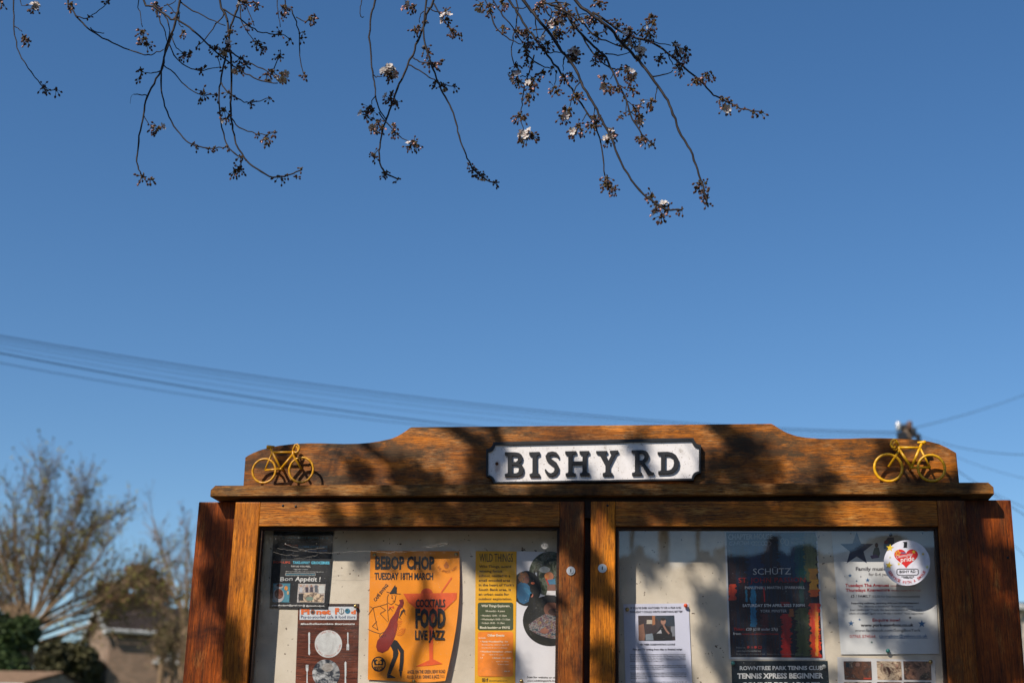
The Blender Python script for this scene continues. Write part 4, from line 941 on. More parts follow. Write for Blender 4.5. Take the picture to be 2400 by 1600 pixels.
# ------------------------------------------------------------------ cherry tree over the board
M_bark = plain('dark_cherry_twig_bark', (0.016, 0.009, 0.007), 0.7, 0.4, 120, bs=0.3)
M_trunkbark = plain('cherry_trunk_bark', (0.07, 0.05, 0.042), 0.8, 0.4, 14, bs=0.6)
M_bud = plain('red_brown_bud', (0.070, 0.026, 0.014), 0.6, 0.4, 200)
M_scale = plain('olive_bud_scale', (0.095, 0.060, 0.014), 0.6, 0.4, 200)
M_petal = plain('white_petal', (0.55, 0.50, 0.47), 0.55, 0.06, 90)
M_pinkbud = plain('pale_pink_bud', (0.55, 0.30, 0.27), 0.55, 0.2, 150)
ch = empty('cherry_tree', 'cherry tree in bud with drooping twigs and a few open white flowers overhead', 'tree', loc=(0, 0, 0))

def add_bud(m, base, d, L, r, mi):
    d = d.normalized(); o = d.orthogonal().normalized(); q = d.cross(o)
    prof = [(0.0, 0.35), (0.3, 1.0), (0.65, 0.85), (1.0, 0.1)]; vs = []
    for t_, w in prof:
        for k_ in range(5): a = 2*PI*k_/5; vs.append(base+d*(L*t_)+(o*math.cos(a)+q*math.sin(a))*r*w)
    fs = []
    for i in range(3):
        for k_ in range(5): fs.append((i*5+k_, i*5+(k_+1) % 5, (i+1)*5+(k_+1) % 5, (i+1)*5+k_))
    fs.append((15, 16, 17, 18, 19)); m.add(vs, fs, mi)
def cluster_mesh(seed, n, small=False, pink=0.0):
    r = random.Random(seed); m = MB()
    sp = 0.006 if small else 0.010
    for i in range(6 if small else 13):      # scales and short green-brown leaflets at the spur
        d = Vector((r.gauss(0, 1), r.gauss(0, 1), r.gauss(0.1, 1))).normalized(); b = Vector((r.uniform(-sp, sp)*.5, r.uniform(-sp, sp)*.5, r.uniform(-sp, sp)*.5))
        add_bud(m, b, d, r.uniform(0.007, 0.013)*(0.8 if small else 1.1), 0.0028, 1 if r.random() < .7 else 0)
    for i in range(n):
        d = Vector((r.gauss(0, 1), r.gauss(0, 1), r.gauss(-0.7, 0.8))).normalized(); L = r.uniform(0.011, 0.024)*(0.6 if small else 1)
        e = d*L+Vector((0, 0, -0.004)); b = d*0.002
        m.tube([b, (b+e)/2+Vector((0, 0, 0.001)), e], 0.0008, 4, 1)
        add_bud(m, e, (d+Vector((0, 0, -0.6))).normalized(), r.uniform(0.008, 0.012), 0.0038, 2 if r.random() < pink else 0)
    me = bpy.data.meshes.new('bud_cluster'); me.from_pydata(m.v, [], m.f); me.polygons.foreach_set('material_index', m.m)
    for x in (M_bud, M_scale, M_pinkbud): me.materials.append(x)
    return me
BUDS = [cluster_mesh(i, 8+i % 4, False, 0.06) for i in range(8)]
SMALL = [cluster_mesh(20+i, 3, True, 0.05) for i in range(5)]
PINK = [cluster_mesh(40+i, 9, False, 0.6) for i in range(3)]
def flower_mesh(seed):
    r = random.Random(seed); m = MB()
    for k_ in range(5):
        a = 2*PI*k_/5+r.uniform(-.1, .1); ca, sa = math.cos(a), math.sin(a); lift = r.uniform(0.15, 0.5)
        pf = [(0.0, 0.001), (0.005, 0.0045), (0.010, 0.0062), (0.0145, 0.0050), (0.0155, 0.002), (0.0138, 0.0)]
        L = [(x, w) for x, w in pf]; outline = [(x, w) for x, w in L]+[(x, -w) for x, w in L[-2::-1]]
        vs = []
        for x, w in outline:
            z = lift*x+0.25*abs(w); vs.append((x*ca-w*sa, x*sa+w*ca, z+0.0007*math.sin(x*600)))
        n_ = len(vs); cen = (0.009*ca, 0.009*sa, lift*0.009-0.0008); vs.append(cen)
        m.add(vs, [(i, (i+1) % n_, n_) for i in range(n_)], 0)
    for k_ in range(9):
        a = r.uniform(0, 2*PI); m.tube([(0, 0, 0.001), (0.004*math.cos(a), 0.004*math.sin(a), 0.006)], 0.0004, 3, 1)
    m.tube([(0, 0, 0), (0, 0, -0.006)], [0.0018, 0.0012], 5, 2)
    me = bpy.data.meshes.new('flower'); me.from_pydata(m.v, [], m.f); me.polygons.foreach_set('material_index', m.m)
    for x in (M_petal, M_pinkbud, M_bud): me.materials.append(x)
    return me
FLOW = [flower_mesh(i) for i in range(4)]

za1 = lambda x, y: (x*0.34014, y*0.34014)
za2 = lambda x, y: (800+x*0.29343, y*0.29343)
za3 = lambda x, y: (1100+x*0.33169, y*0.33169)
rt1 = random.Random(11)
# bough above the frame that the twigs hang from
def smooth(pts, n=3):
    out = []
    for i in range(len(pts)-1):
        p0, p1, p2, p3 = pts[max(i-1, 0)], pts[i], pts[i+1], pts[min(i+2, len(pts)-1)]
        for k_ in range(n):
            t_ = k_/n; out.append(0.5*((2*p1)+(-p0+p2)*t_+(2*p0-5*p1+4*p2-p3)*t_*t_+(-p0+3*p1-3*p2+p3)*t_**3))
    out.append(pts[-1]); return out
def twig(conv, pts, y, w0, w1, up_to=None):
    q = [at(*conv(*p), y) for p in pts]
    if up_to is not None: q = [q[0]+up_to*1.0, q[0]+up_to*0.5]+q
    s_ = smooth(q, 3); n = len(s_)
    s_ = [p+Vector((rt1.gauss(0, .0011), rt1.gauss(0, .002), rt1.gauss(0, .0011))) for p in s_]
    rad = [(w0+(w1-w0)*i/(n-1))*(1+0.22*rt1.random()*(i % 3 == 0)) for i in range(n)]
    m = MB(); m.tube(s_, rad, 6); return m.build('twig', M_bark, ch, True)
T1 = [  # (width0 mm, points)
 (4.2, [(98,0),(98,150),(108,290),(150,400),(215,500),(278,580),(320,620),(390,622)]), (2.4, [(102,185),(125,200),(150,215)]), (2.4, [(140,0),(195,40)]),
 (5.0, [(470,0),(500,70),(530,120),(590,180),(660,235),(740,280),(850,330),(950,368),(1020,378),(1080,365),(1130,345)]), (3.0, [(530,115),(600,125),(660,90),(735,35),(760,0)]), (3.0, [(620,195),(670,225),(718,230)]),
 (3.2, [(955,0),(965,80),(980,190)]), (6.0, [(990,0),(1060,50),(1130,100),(1180,130),(1250,155),(1330,210),(1400,275),(1455,330),(1540,400),(1640,480),(1720,520),(1800,555),(1915,577)]),
 (6.5, [(1240,0),(1225,80),(1205,170),(1170,260),(1140,340),(1125,430),(1110,490),(1060,580),(1015,670),(995,760),(980,860),(955,980),(943,1090),(950,1150),(970,1200)]),
 (4.0, [(1130,100),(1160,160),(1170,230),(1150,300)]), (4.0, [(1070,80),(1110,160),(1145,250),(1150,300)]),
 (5.0, [(1190,230),(1150,340),(1125,440),(1108,560),(1120,660),(1150,770),(1200,870),(1260,950),(1320,995),(1400,1018),(1480,1022),(1560,1015)]),
 (3.2, [(1110,485),(1060,503),(1000,500)]), (3.2, [(1130,455),(1200,510),(1280,590),(1360,645),(1430,655),(1500,650)]), (3.2, [(1015,655),(960,655),(925,648)]), (2.6, [(990,800),(1030,860)]),
 (3.6, [(1165,300),(1200,380),(1260,440),(1340,485),(1430,480),(1520,460)]), (3.0, [(1185,260),(1215,330),(1260,365)]), (2.8, [(1235,100),(1235,170),(1265,190)]),
 (4.0, [(1240,15),(1330,75),(1440,125),(1550,180)]), (3.0, [(1150,30),(1200,80),(1225,110)]), (3.0, [(1130,40),(1180,30),(1210,0)]),
 (6.5, [(1520,0),(1550,90),(1570,170),(1580,290),(1590,400),(1600,520),(1590,640),(1590,750),(1600,860),(1620,960),(1665,1060),(1720,1130),(1800,1185),(1880,1220),(1960,1215),(2020,1195),(2080,1165)]),
 (6.0, [(1650,0),(1630,80),(1595,180),(1575,290),(1550,420),(1525,540),(1510,640),(1515,780),(1535,920),(1565,1000),(1620,1060),(1665,1085)]),
 (4.0, [(1540,65),(1620,115),(1700,165),(1780,215),(1860,235),(1940,240),(2000,270)]), (3.8, [(1545,100),(1490,170),(1420,265),(1380,305)]), (3.4, [(1655,60),(1660,130),(1690,200),(1745,280)]),
 (3.4, [(1525,570),(1560,630),(1640,680),(1700,710),(1760,705),(1860,675)]), (3.4, [(1600,820),(1650,880),(1740,910),(1830,930),(1890,910)]), (4.0, [(1600,365),(1700,430),(1810,475),(1850,500)]),
 (3.0, [(1890,480),(1915,410),(1935,345)]), (2.6, [(1665,1090),(1660,1140)]), (3.0, [(1500,390),(1515,455)]), (3.4, [(1700,0),(1715,80),(1750,180)]), (3.0, [(1910,0),(1915,80),(1935,190)]),
 (4.2, [(1965,0),(2010,70),(2040,150),(2060,230),(2065,350),(2075,450),(2095,510)]), (2.6, [(2040,120),(2110,148),(2170,110)])]
T2 = [(3.0, [(165,0),(152,60),(155,135),(178,135)]), (6.0, [(270,0),(240,120),(225,300),(235,450),(250,580),(265,680),(280,790),(310,890),(355,950)]), (3.2, [(255,600),(290,615),(330,610)]), (3.0, [(270,765),(240,830)]),
 (7.0, [(740,0),(690,90),(660,200),(610,330),(570,440),(500,590),(445,710),(400,850),(360,950),(330,1050),(305,1180),(305,1270),(335,1360),(380,1400),(460,1435)]),
 (5.5, [(680,0),(665,120),(655,250),(680,400),(730,540),(780,680),(830,780),(880,870),(915,980),(940,1090),(980,1200),(1020,1290),(1070,1370),(1130,1415),(1190,1450),(1260,1458)]),
 (4.0, [(740,30),(790,120),(860,210),(890,250)]), (3.4, [(690,60),(750,95),(810,100)]), (3.0, [(665,90),(635,110),(625,180)]), (3.4, [(570,460),(620,490),(680,500),(760,510),(820,485)]),
 (3.6, [(540,515),(620,560),(700,615),(760,650),(830,680),(920,692)]), (3.4, [(300,900),(380,1000),(450,1080),(560,1140)]), (2.6, [(305,1190),(260,1240)])]
T3 = [(4.4, [(150,100),(175,170),(215,225),(290,280),(370,315)]), (4.0, [(110,0),(150,100)]), (4.6, [(165,0),(240,110),(310,200),(370,300)]), (4.4, [(325,0),(335,130),(320,220),(300,330),(305,430),(330,470)]),
 (6.4, [(280,0),(340,80),(400,190),(470,280),(550,390),(620,480),(700,600),(740,650),(790,730),(840,810),(890,890),(930,1020),(945,1120),(960,1240)]),
 (8.0, [(380,0),(450,90),(540,200),(630,330),(700,420),(760,510),(790,590),(850,690),(900,780),(950,880),(1010,990),(1050,1100),(1120,1230),(1200,1340),(1290,1420),(1380,1475),(1500,1485)]),
 (6.0, [(610,0),(670,70),(720,160),(790,240),(840,330),(900,410),(980,470),(1030,490)]),
 (6.5, [(560,30),(650,60),(740,180),(830,280),(900,350),(970,410),(1010,500),(1050,590),(1100,680),(1130,780),(1170,870),(1220,950),(1300,1025)]),
 (8.5, [(750,0),(830,80),(920,140),(1000,210),(1070,300),(1150,380),(1220,460),(1290,550),(1350,630),(1400,710),(1440,810),(1480,920),(1540,1030),(1590,1130),(1620,1230),(1650,1320),(1680,1440)]),
 (6.0, [(870,90),(980,160),(1060,220),(1150,260),(1250,285),(1340,330),(1430,400),(1520,480),(1600,550),(1660,600),(1710,660),(1760,690),(1850,735),(1950,775),(2080,798)]),
 (3.6, [(1190,280),(1300,300),(1420,322)]), (4.8, [(750,50),(790,150),(870,240),(960,290),(1040,320),(1110,340)]), (4.4, [(510,270),(540,200),(580,90),(560,50)]), (3.6, [(465,90),(470,200),(490,280)]), (3.4, [(450,215),(550,200),(600,190)]),
 (3.2, [(330,55),(380,60),(430,40)]), (3.2, [(720,200),(690,235),(640,250)]), (3.2, [(560,372),(620,372),(680,370)]), (3.2, [(670,400),(665,450),(665,510)]), (3.8, [(415,390),(480,450),(560,480),(600,480)]),
 (4.2, [(460,390),(430,480),(400,580),(380,670),(370,740),(360,830),(385,930)]), (2.8, [(360,540),(410,540)]), (2.8, [(620,500),(605,600)]), (3.4, [(780,580),(740,640),(710,750)]), (3.0, [(830,800),(800,860)]),
 (3.4, [(960,380),(1050,390),(1130,375)]), (3.8, [(1290,545),(1370,530),(1440,500)]), (3.0, [(1325,620),(1315,700)]), (3.0, [(1410,400),(1440,460)]), (2.8, [(1110,710),(1160,750)]), (2.8, [(1109,710),(1105,800)]),
 (2.8, [(1060,600),(1120,640)]), (2.8, [(1030,500),(1000,560)]), (2.8, [(1120,780),(1190,830)]), (2.8, [(885,760),(880,820)]), (3.4, [(960,150),(1000,140),(1040,148)]), (4.6, [(500,30),(620,20),(720,40)]), (3.6, [(600,90),(700,110),(830,100)]), (3.0, [(920,235),(970,215),(960,190)]),
 (3.0, [(1180,250),(1230,190),(1270,150)]), (6.0, [(600,60),(700,95),(760,150)]), (4.4, [(540,60),(560,110),(620,140)])]
YT = {1: -0.45, 2: -0.32, 3: -0.38}
for key, conv, L in ((1, za1, T1), (2, za2, T2), (3, za3, T3)):
    for i, (w, pts) in enumerate(L):
        y = YT[key]+0.05*math.sin(i*2.3)*(0 if w < 4 else 1)
        ext = Vector((-0.25 if key == 3 else 0.03, -0.05, 0.45)) if pts[0][1] <= 0 else None
        twig(conv, pts, y, w*0.00066, max(0.0013, w*0.00034), ext)
C1 = 'p15,20 W235,55 b170,255 b190,280 b300,600 s320,625 s390,622 p490,30 s480,70 s610,115 s740,10 p1080,30 p1100,70 b985,215 b995,270 b1010,305 b1262,220 b1270,375 p1310,370 b970,485 s960,540 W1545,345 w1575,320 g1590,220 g1560,255 b1490,330 b1770,30 w1690,20 b1710,170 b1770,290 w1800,320 b1925,230 s2000,275 b1660,400 b1690,440 w1640,470 w1840,510 b1875,490 W1942,515 g1925,390 s1380,480 s1410,465 s1550,470 s1600,430 b1395,640 s1385,690 s1490,660 s1610,665 s1720,715 s1740,700 s1860,680 b1545,765 w1565,815 b1050,870 w1090,885 s1335,990 s1355,1010 s1560,1010 s1440,1025 s1480,1020 s1780,925 w1830,950 s1890,910 s1655,1078 s1670,1090 b1650,1165 p1620,1180 b985,1220 s1035,1235 s1050,1238 s1920,1220 s1945,1235 s1980,1205 s2040,1220 s2075,1165 b1955,55 w1950,100 b2140,125 s2170,112 s2095,225 s2080,265 s2095,510 s2100,525 b1650,10 s1510,380 s1575,640 s1370,305 s1220,90'
C2 = 'p525,25 w570,55 b830,90 W840,158 b885,240 s900,270 s955,290 s935,280 b620,215 b590,240 s665,180 b665,390 s700,420 b700,505 b740,520 s810,485 b755,655 w810,680 s905,692 W355,580 w400,610 W385,560 g420,570 p400,745 w395,790 b440,825 b225,860 b250,890 w195,925 b290,965 w250,1010 w320,1020 b415,1000 b410,1050 s445,1070 b580,1140 w545,1170 b600,1150 b255,1235 s270,1260 b345,1380 s365,1375 s455,1432 s1015,1315 b1060,1350 s1065,1410 s1100,1385 w1130,1400 s1240,1455 s1220,1458'
C3 = 'w85,35 b145,40 b150,80 b240,190 b235,20 p500,30 p520,20 b480,60 b340,215 g395,240 g420,260 b395,320 b440,310 b490,300 w550,305 b520,340 b405,370 W615,175 w650,230 b600,230 b610,260 b640,60 b620,95 b660,110 b700,90 b680,40 b760,140 b740,180 b870,115 w885,158 w830,125 b915,30 s890,10 b1280,120 w1300,165 p1110,215 b1140,220 W1095,290 W1170,300 w1120,260 W1210,365 w1215,395 b1230,215 b1260,230 w1282,262 s1280,215 b1450,310 W1460,360 p1525,350 p1525,395 w1480,390 b1350,400 s1340,430 b1475,460 b1490,490 b1600,580 b1640,560 p1680,530 s1710,520 b1785,695 s1820,700 w1800,768 s1850,715 s1890,750 s1940,772 s2000,790 s2010,805 s2060,798 p720,360 W740,385 w745,420 b700,390 p330,465 w320,520 W340,560 b350,575 b440,445 s410,440 b520,510 s590,480 b450,560 w430,605 b440,640 b420,680 b600,620 b620,650 b665,535 p720,530 b740,690 b760,680 p670,775 w660,825 b710,780 b770,890 b790,920 w745,935 s715,915 b880,835 b900,860 w875,885 b350,815 b385,835 W400,970 w440,960 b400,940 W990,965 b1020,950 w975,990 b900,385 b930,400 s870,430 s890,450 p1070,490 b1110,480 W1130,525 b1150,560 p960,545 w960,600 b1000,620 b1050,640 b1150,630 s1090,690 w1195,750 b1170,770 s1095,800 s1070,825 b1215,820 w1210,850 b1220,970 w1245,1000 s1190,980 s1300,1025 b1285,715 s1265,745 s1310,720 b970,1260 b965,1295 b985,1320 b1020,1340 b1635,1290 s1610,1325 s1670,1295 b1650,1350 s1690,1345 s1640,1400 b1670,1400 s1680,1445 g1290,1385 b1320,1440 b1310,1490 W1378,1460 w1358,1525 s1410,1455 s1500,1480 s1470,1485 g900,240 s1040,150 b1050,180 s960,200 s580,200 s540,150'
cnt = 0
for key, conv, txt_ in ((1, za1, C1), (2, za2, C2), (3, za3, C3)):
    for tok in txt_.split():
        k_, (x, y) = tok[0], map(float, tok[1:].split(',')); cnt += 1
        base = {'b': BUDS, 's': SMALL, 'p': PINK, 'w': BUDS, 'W': BUDS, 'g': BUDS}[k_]
        p = at(*conv(x, y), YT[key]-0.006)
        o = bpy.data.objects.new('blossom_cluster' if k_ in 'wW' else 'bud_cluster', base[cnt % len(base)]); COL.objects.link(o); o.parent = ch
        o.location = p; o.rotation_euler = (rt1.gauss(0, .35), rt1.gauss(0, .35), rt1.uniform(0, 6.28)); sc_ = rt1.uniform(0.82, 1.08); o.scale = (sc_, sc_, sc_)
        if k_ in 'wW':
            o.name = 'blossom_cluster'
            for j in range(4 if k_ == 'W' else 1):
                f = bpy.data.objects.new('flower', FLOW[(cnt+j) % 4]); COL.objects.link(f); f.parent = o
                d = Vector((rt1.gauss(0, 1), -abs(rt1.gauss(0.6, 0.7)), rt1.gauss(-0.25, 0.8))).normalized()
                d = Matrix.Rotation(-o.rotation_euler.z, 3, 'Z') @ d
                f.location = d*rt1.uniform(0.013, 0.021); f.rotation_euler = d.to_track_quat('Z', 'Y').to_euler(); sf = rt1.uniform(0.75, 1.0); f.scale = (sf,)*3
# curled leaf remnant
tg = MB(); tg.tube(smooth([at(*za1(x, y), YT[1]) for x, y in [(925,648),(905,665),(897,715)]], 4), 0.0006, 4); tg.build('tendril', M_bark, ch, True)

# trunk and overhead boughs; the upper boughs throw the dappled shade
trunk = MB(); trunk.tube(smooth([Vector(p) for p in [(-4.6,-2.9,-0.2),(-4.55,-2.85,0.8),(-4.45,-2.8,1.8),(-4.3,-2.75,2.7)]], 5), [0.24, 0.22, .205, .2, .195, .19, .185, .18, .175, .17, .168, .166, .165, .165, .165, .165], 14)
trunk.build('trunk', M_trunkbark, ch, True)
def back(px, py, t, y=0.0):
    return at(px, py, y)-SUNV*t
bough_root = Vector((-4.3, -2.75, 2.68))
def bough(pts, r0, r1, nm='bough'):
    q = smooth(pts, 5); n = len(q); m = MB()
    q = [p+Vector((rt1.gauss(0, .012), rt1.gauss(0, .012), rt1.gauss(0, .012))) if 0 < i < n-1 else p for i, p in enumerate(q)]
    m.tube(q, [r0+(r1-r0)*(i/(n-1))**0.8 for i in range(n)], 8); return m.build(nm, M_trunkbark, ch, True), q
TT = 3.3
BO = [  # (pixels on the board where the bough's shade falls, radius)
 ([(1900, 500), (2262, 880), (2232, 1180), (2240, 1400), (2275, 1750)], 0.05, 0.05),
 ([(700, 800), (1090, 990), (1130, 1080), (1180, 1250), (1330, 1420)], 0.030, 0.012),
 ([(1300, 720), (1670, 960), (1720, 1120), (1850, 1500), (1900, 1900)], 0.035, 0.03),
 ([(600, 860), (880, 1050), (930, 1200), (950, 1400), (900, 1600)], 0.018, 0.010),
 ([(300, 1000), (470, 1200), (480, 1300), (520, 1500), (560, 1700)], 0.03, 0.018),
 ([(1050, 900), (1135, 1130), (1290, 1225), (1400, 1330), (1440, 1440), (1560, 1600)], 0.026, 0.016),
]
for pts, ra, rb_ in BO:
    P_ = [back(px, py, TT) for px, py in pts]
    bough([bough_root, back(-60, 900, TT), back(120, 640, TT)]+P_, ra*1.25, rb_)
    # inner part keeps its girth where it crosses
# the bough that carries the visible twigs
bough([bough_root, Vector((-2.6, -1.6, 3.7)), Vector((-1.4, -0.45, 3.95)), Vector((0.2, -0.35, 3.95)), Vector((1.3, -0.4, 3.9)), Vector((2.2, -0.5, 3.85))], 0.10, 0.02)
# dense spurs and side twigs overhead, joined: they are out of the picture
def shade_clumps(spots, name='overhead_spurs'):
    m = MB(); r = random.Random(5)
    for px, py, rad, n in spots:
        c = back(px, py, TT)
        for i in range(int(n*1.5)):
            a = r.uniform(0, 2*PI); d = rad*math.sqrt(r.random())*0.85; e1 = SUNV.orthogonal().normalized(); e2 = SUNV.cross(e1)
            b = c+(e1*math.cos(a)+e2*math.sin(a))*d+SUNV*r.uniform(-0.35, 0.35)
            src = BUDS[r.randrange(8)]; R = Matrix.Rotation(r.uniform(0, 6), 3, 'Z') @ Matrix.Rotation(r.uniform(0, 6), 3, 'X'); k_ = r.uniform(1.0, 1.5)
            m.add([b+(R @ v.co)*k_ for v in src.vertices], [tuple(p.vertices) for p in src.polygons], 0)
            if i % 3 == 0:
                v = Vector((r.gauss(0, .03), r.gauss(0, .03), r.gauss(0.02, .03))); m.tube([b-v, b, b+v*0.6], 0.004, 4)
    o = m.build(name, M_bud, ch); o['kind'] = 'stuff'; return o
SPOTS = [(930, 1080, .07, 14), (1010, 1110, .06, 10), (1120, 1040, .07, 20), (1110, 1110, .06, 10), (700, 1150, .03, 4), (820, 1060, .04, 10), (640, 1020, .03, 6), (860, 1215, .04, 10), (1060, 1225, .04, 12), (1220, 1215, .03, 6), (1560, 1215, .03, 6), (1500, 1190, .05, 14), (2240, 1230, .07, 40), (2330, 1260, .04, 14), (2385, 1500, .05, 16), (1010, 1150, .08, 14), (1100, 1150, .06, 12), (1350, 1155, .05, 24), (1420, 1150, .04, 18), (1590, 1155, .05, 24), (1650, 1150, .04, 20), (1690, 1090, .07, 26), (1760, 1030, .06, 16), (1480, 1012, .03, 8), (1930, 1105, .05, 8),
 (2060, 1028, .030, 14), (2125, 1095, .025, 8), (2240, 1095, .025, 10), (2195, 1150, .07, 40), (790, 1210, .03, 6), (935, 1205, .05, 12), (1000, 1190, .04, 8), (1150, 1200, .06, 20), (1130, 1240, .05, 10), (1300, 1210, .08, 26), (1345, 1280, .05, 12), (1440, 1180, .08, 12), (1470, 1230, .05, 10),
 (1650, 1190, .08, 24), (1750, 1200, .10, 34), (1870, 1210, .08, 26), (1920, 1180, .05, 10), (2170, 1200, .10, 40), (2200, 1280, .08, 40), (2230, 1380, .08, 40), (2250, 1480, .08, 40), (2270, 1570, .08, 40), (2340, 1400, .10, 40), (2300, 1470, .08, 26), (480, 1220, .06, 22), (475, 1320, .05, 14), (520, 1480, .05, 16), (540, 1560, .05, 14),
 (950, 1380, .05, 10), (870, 1500, .05, 12), (1150, 1480, .04, 6), (1650, 1370, .09, 26), (1680, 1480, .10, 22), (1760, 1300, .12, 36), (1800, 1420, .10, 30), (1900, 1320, .08, 12), (2060, 1380, .10, 26), (2130, 1440, .08, 24), (2100, 1560, .08, 14), (1960, 1540, .08, 10), (1540, 1480, .04, 6), (1390, 1360, .05, 10), (1420, 1550, .06, 14), (1345, 1075, .015, 3), (1500, 1065, .015, 3)]
shade_clumps(SPOTS)

# ------------------------------------------------------------------ bare trees beyond
def tree(name, label, base, h, seed, spread, bark, leafcol, leaves, r0=0.22, levels=6, fork=0.28, lean=(0, 0), dens=1.0, group=None, leafsize=0.05, upw=0.12):
    r = random.Random(seed); br = MB(); tk = MB(); lf = MB(); root = empty(name, label, 'tree', group)
    base = Vector(base)
    def leaf(p):
        s_ = leafsize*r.uniform(.5, 1.3); a = Vector((r.gauss(0, 1), r.gauss(0, 1), r.gauss(0, 1))).normalized()*s_; b = a.orthogonal().normalized()*s_*0.6
        lf.add([p-a*0.3-b, p+a, p-a*0.3+b, p-a], [(0, 1, 2, 3)])
    def grow(p, d, L, rad, lev):
        n = 4; pts = [p]; dd = d.copy()
        for i in range(n):
            dd = (dd+Vector((r.gauss(0, .11), r.gauss(0, .11), r.gauss(0, .07)+upw*0.35))).normalized(); pts.append(pts[-1]+dd*L/n)
        (tk if lev == 0 else br).tube(pts, [rad*(1-0.38*i/n) for i in range(n+1)], 8 if lev < 2 else (5 if lev < 4 else 3), cap=False)
        if lev >= levels:
            for q in pts[1:]:
                if r.random() < leaves: leaf(q+Vector((r.gauss(0, .04), r.gauss(0, .04), r.gauss(0, .04))))
            return
        k_ = int(round((r.choice((2, 3, 3)) if lev < 4 else r.choice((2, 2, 3)))*dens))+(2 if lev == 0 else 0)
        for i in range(k_):
            t_ = r.uniform(0.45, 1.0) if i else 1.0
            q = pts[int(t_*n)] if t_ < 1 else pts[-1]
            ax = dd.orthogonal().normalized(); ax.rotate(Matrix.Rotation(r.uniform(0, 2*PI), 3, dd))
            ang = r.uniform(0.25, spread)*(0.5 if i == 0 and lev > 0 else 1); nd = (dd*math.cos(ang)+ax*math.sin(ang)).normalized()
            grow(q, nd, L*r.uniform(0.66, 0.86), rad*(0.62 if lev else 0.5), lev+1)
    grow(base, Vector((lean[0], lean[1], 1)).normalized(), h*fork, r0, 0)
    tk.build('trunk', bark, root, True); br.build('branches', bark, root)
    if lf.f: o = lf.build('foliage', leafcol, root); o['kind'] = 'stuff'
    br_ = root.children[1]; br_['kind'] = 'stuff'
    return root
M_treebark = plain('grey_brown_tree_bark', (0.21, 0.135, 0.075), 0.85, 0.3, 3)
M_yleaf = plain('yellow_green_leaf', (0.20, 0.17, 0.03), 0.6, 0.35, 2)
M_ivy = plain('dark_ivy_leaf', (0.035, 0.055, 0.012), 0.5, 0.5, 2)
M_rust = plain('russet_leaf', (0.16, 0.075, 0.03), 0.7, 0.4, 2)
M_olive = plain('olive_leaf', (0.11, 0.085, 0.025), 0.7, 0.4, 2)
g0 = lambda px, y: Vector((at(px, 1600, y).x, y, -0.12))
def fan_tree(name, label, foot, fork, nl, a0, a1, Lm, r0, seed, bark, leafcol, leaves, leafsize=0.045, nside=11, ntw=5, droop=0.0, group=None):
    """short trunk, long limbs that fan out from the fork, each limb with many fine side branches"""
    r = random.Random(seed); root = empty(name, label, 'tree', group); tk = MB(); br = MB(); lf = MB()
    tk.tube(smooth([foot, foot.lerp(fork, .5)+Vector((r.gauss(0, .05), 0, 0)), fork], 4), [r0*1.15]+[r0]*8, 10); tk.build('trunk', bark, root, True)
    def leaf(p):
        s_ = leafsize*r.uniform(.5, 1.4); a = Vector((r.gauss(0, 1), r.gauss(0, 1), r.gauss(0, 1))).normalized()*s_; b = a.orthogonal().normalized()*s_*0.6
        lf.add([p-a*0.3-b, p+a, p-a*0.3+b, p-a], [(0, 1, 2, 3)])
    def walk(p, d, L, n, wob, pull):
        pts = [p]; dd = d.copy()
        for i in range(n): dd = (dd+Vector((r.gauss(0, wob), r.gauss(0, wob), r.gauss(0, wob)+pull))).normalized(); pts.append(pts[-1]+dd*L/n)
        return pts
    for i in range(nl):
        a = a0+(a1-a0)*(i+r.uniform(.1, .9))/nl; a = math.copysign(abs(a)**0.8, a); dp = r.uniform(-.6, .6)*abs(math.sin(a)) if nl > 20 else r.uniform(-.7, .7); L = Lm*r.uniform(.8, 1.05)
        d = Vector((math.sin(a), dp, math.cos(a)*1.0)).normalized(); st = fork-Vector((0, 0, r.uniform(0, .5)))*(1 if i % 2 else .3)
        limb = walk(st, d, L, 9, .07, .035 if abs(a) < 1.0 else .01-droop); lr = r0*r.uniform(.16, .34)
        br.tube(limb, [lr*(1-k_/9.6)+.004 for k_ in range(10)], 5, cap=False)
        for j in range(nside):
            t_ = 0.18+0.8*(j+r.random())/nside; k_ = min(8, int(t_*9)); q = limb[k_].lerp(limb[k_+1], t_*9-k_); ld = (limb[k_+1]-limb[k_]).normalized()
            ax = ld.orthogonal().normalized(); ax.rotate(Matrix.Rotation(r.uniform(0, 2*PI), 3, ld)); an = r.uniform(.3, .7); sd_ = (ld*math.cos(an)+ax*math.sin(an)).normalized()
            side = walk(q, sd_, L*(0.42-0.22*t_)*r.uniform(.7, 1.2), 5, .09, .05-droop); br.tube(side, [.013, .011, .009, .007, .006, .005], 3, cap=False)
            for z in range(ntw):
                k2 = r.randrange(1, 5); q2 = side[k2]; sd2 = (side[k2+1]-side[k2]).normalized(); ax = sd2.orthogonal().normalized(); ax.rotate(Matrix.Rotation(r.uniform(0, 2*PI), 3, sd2)); an = r.uniform(.3, .8)
                tw = walk(q2, (sd2*math.cos(an)+ax*math.sin(an)).normalized(), r.uniform(.25, .55), 3, .08, .06-droop); br.tube(tw, [.006, .005, .004, .0035], 3, cap=False)
                for q3 in tw[1:]:
                    if r.random() < leaves: leaf(q3+Vector((r.gauss(0, .03), r.gauss(0, .03), r.gauss(0, .03))))
    o = br.build('branches', bark, root); o['kind'] = 'stuff'
    if lf.f: o = lf.build('foliage', leafcol, root); o['kind'] = 'stuff'
    return root
fan_tree('bare_tree', 'wide spreading bare tree with yellow green buds at the left edge', g0(55, 26), at(70, 1462, 26), 30, -1.5, 1.42, 3.45, 0.18, 4, M_treebark, M_yleaf, 0.5, 0.040, 17, 7, 0.0)
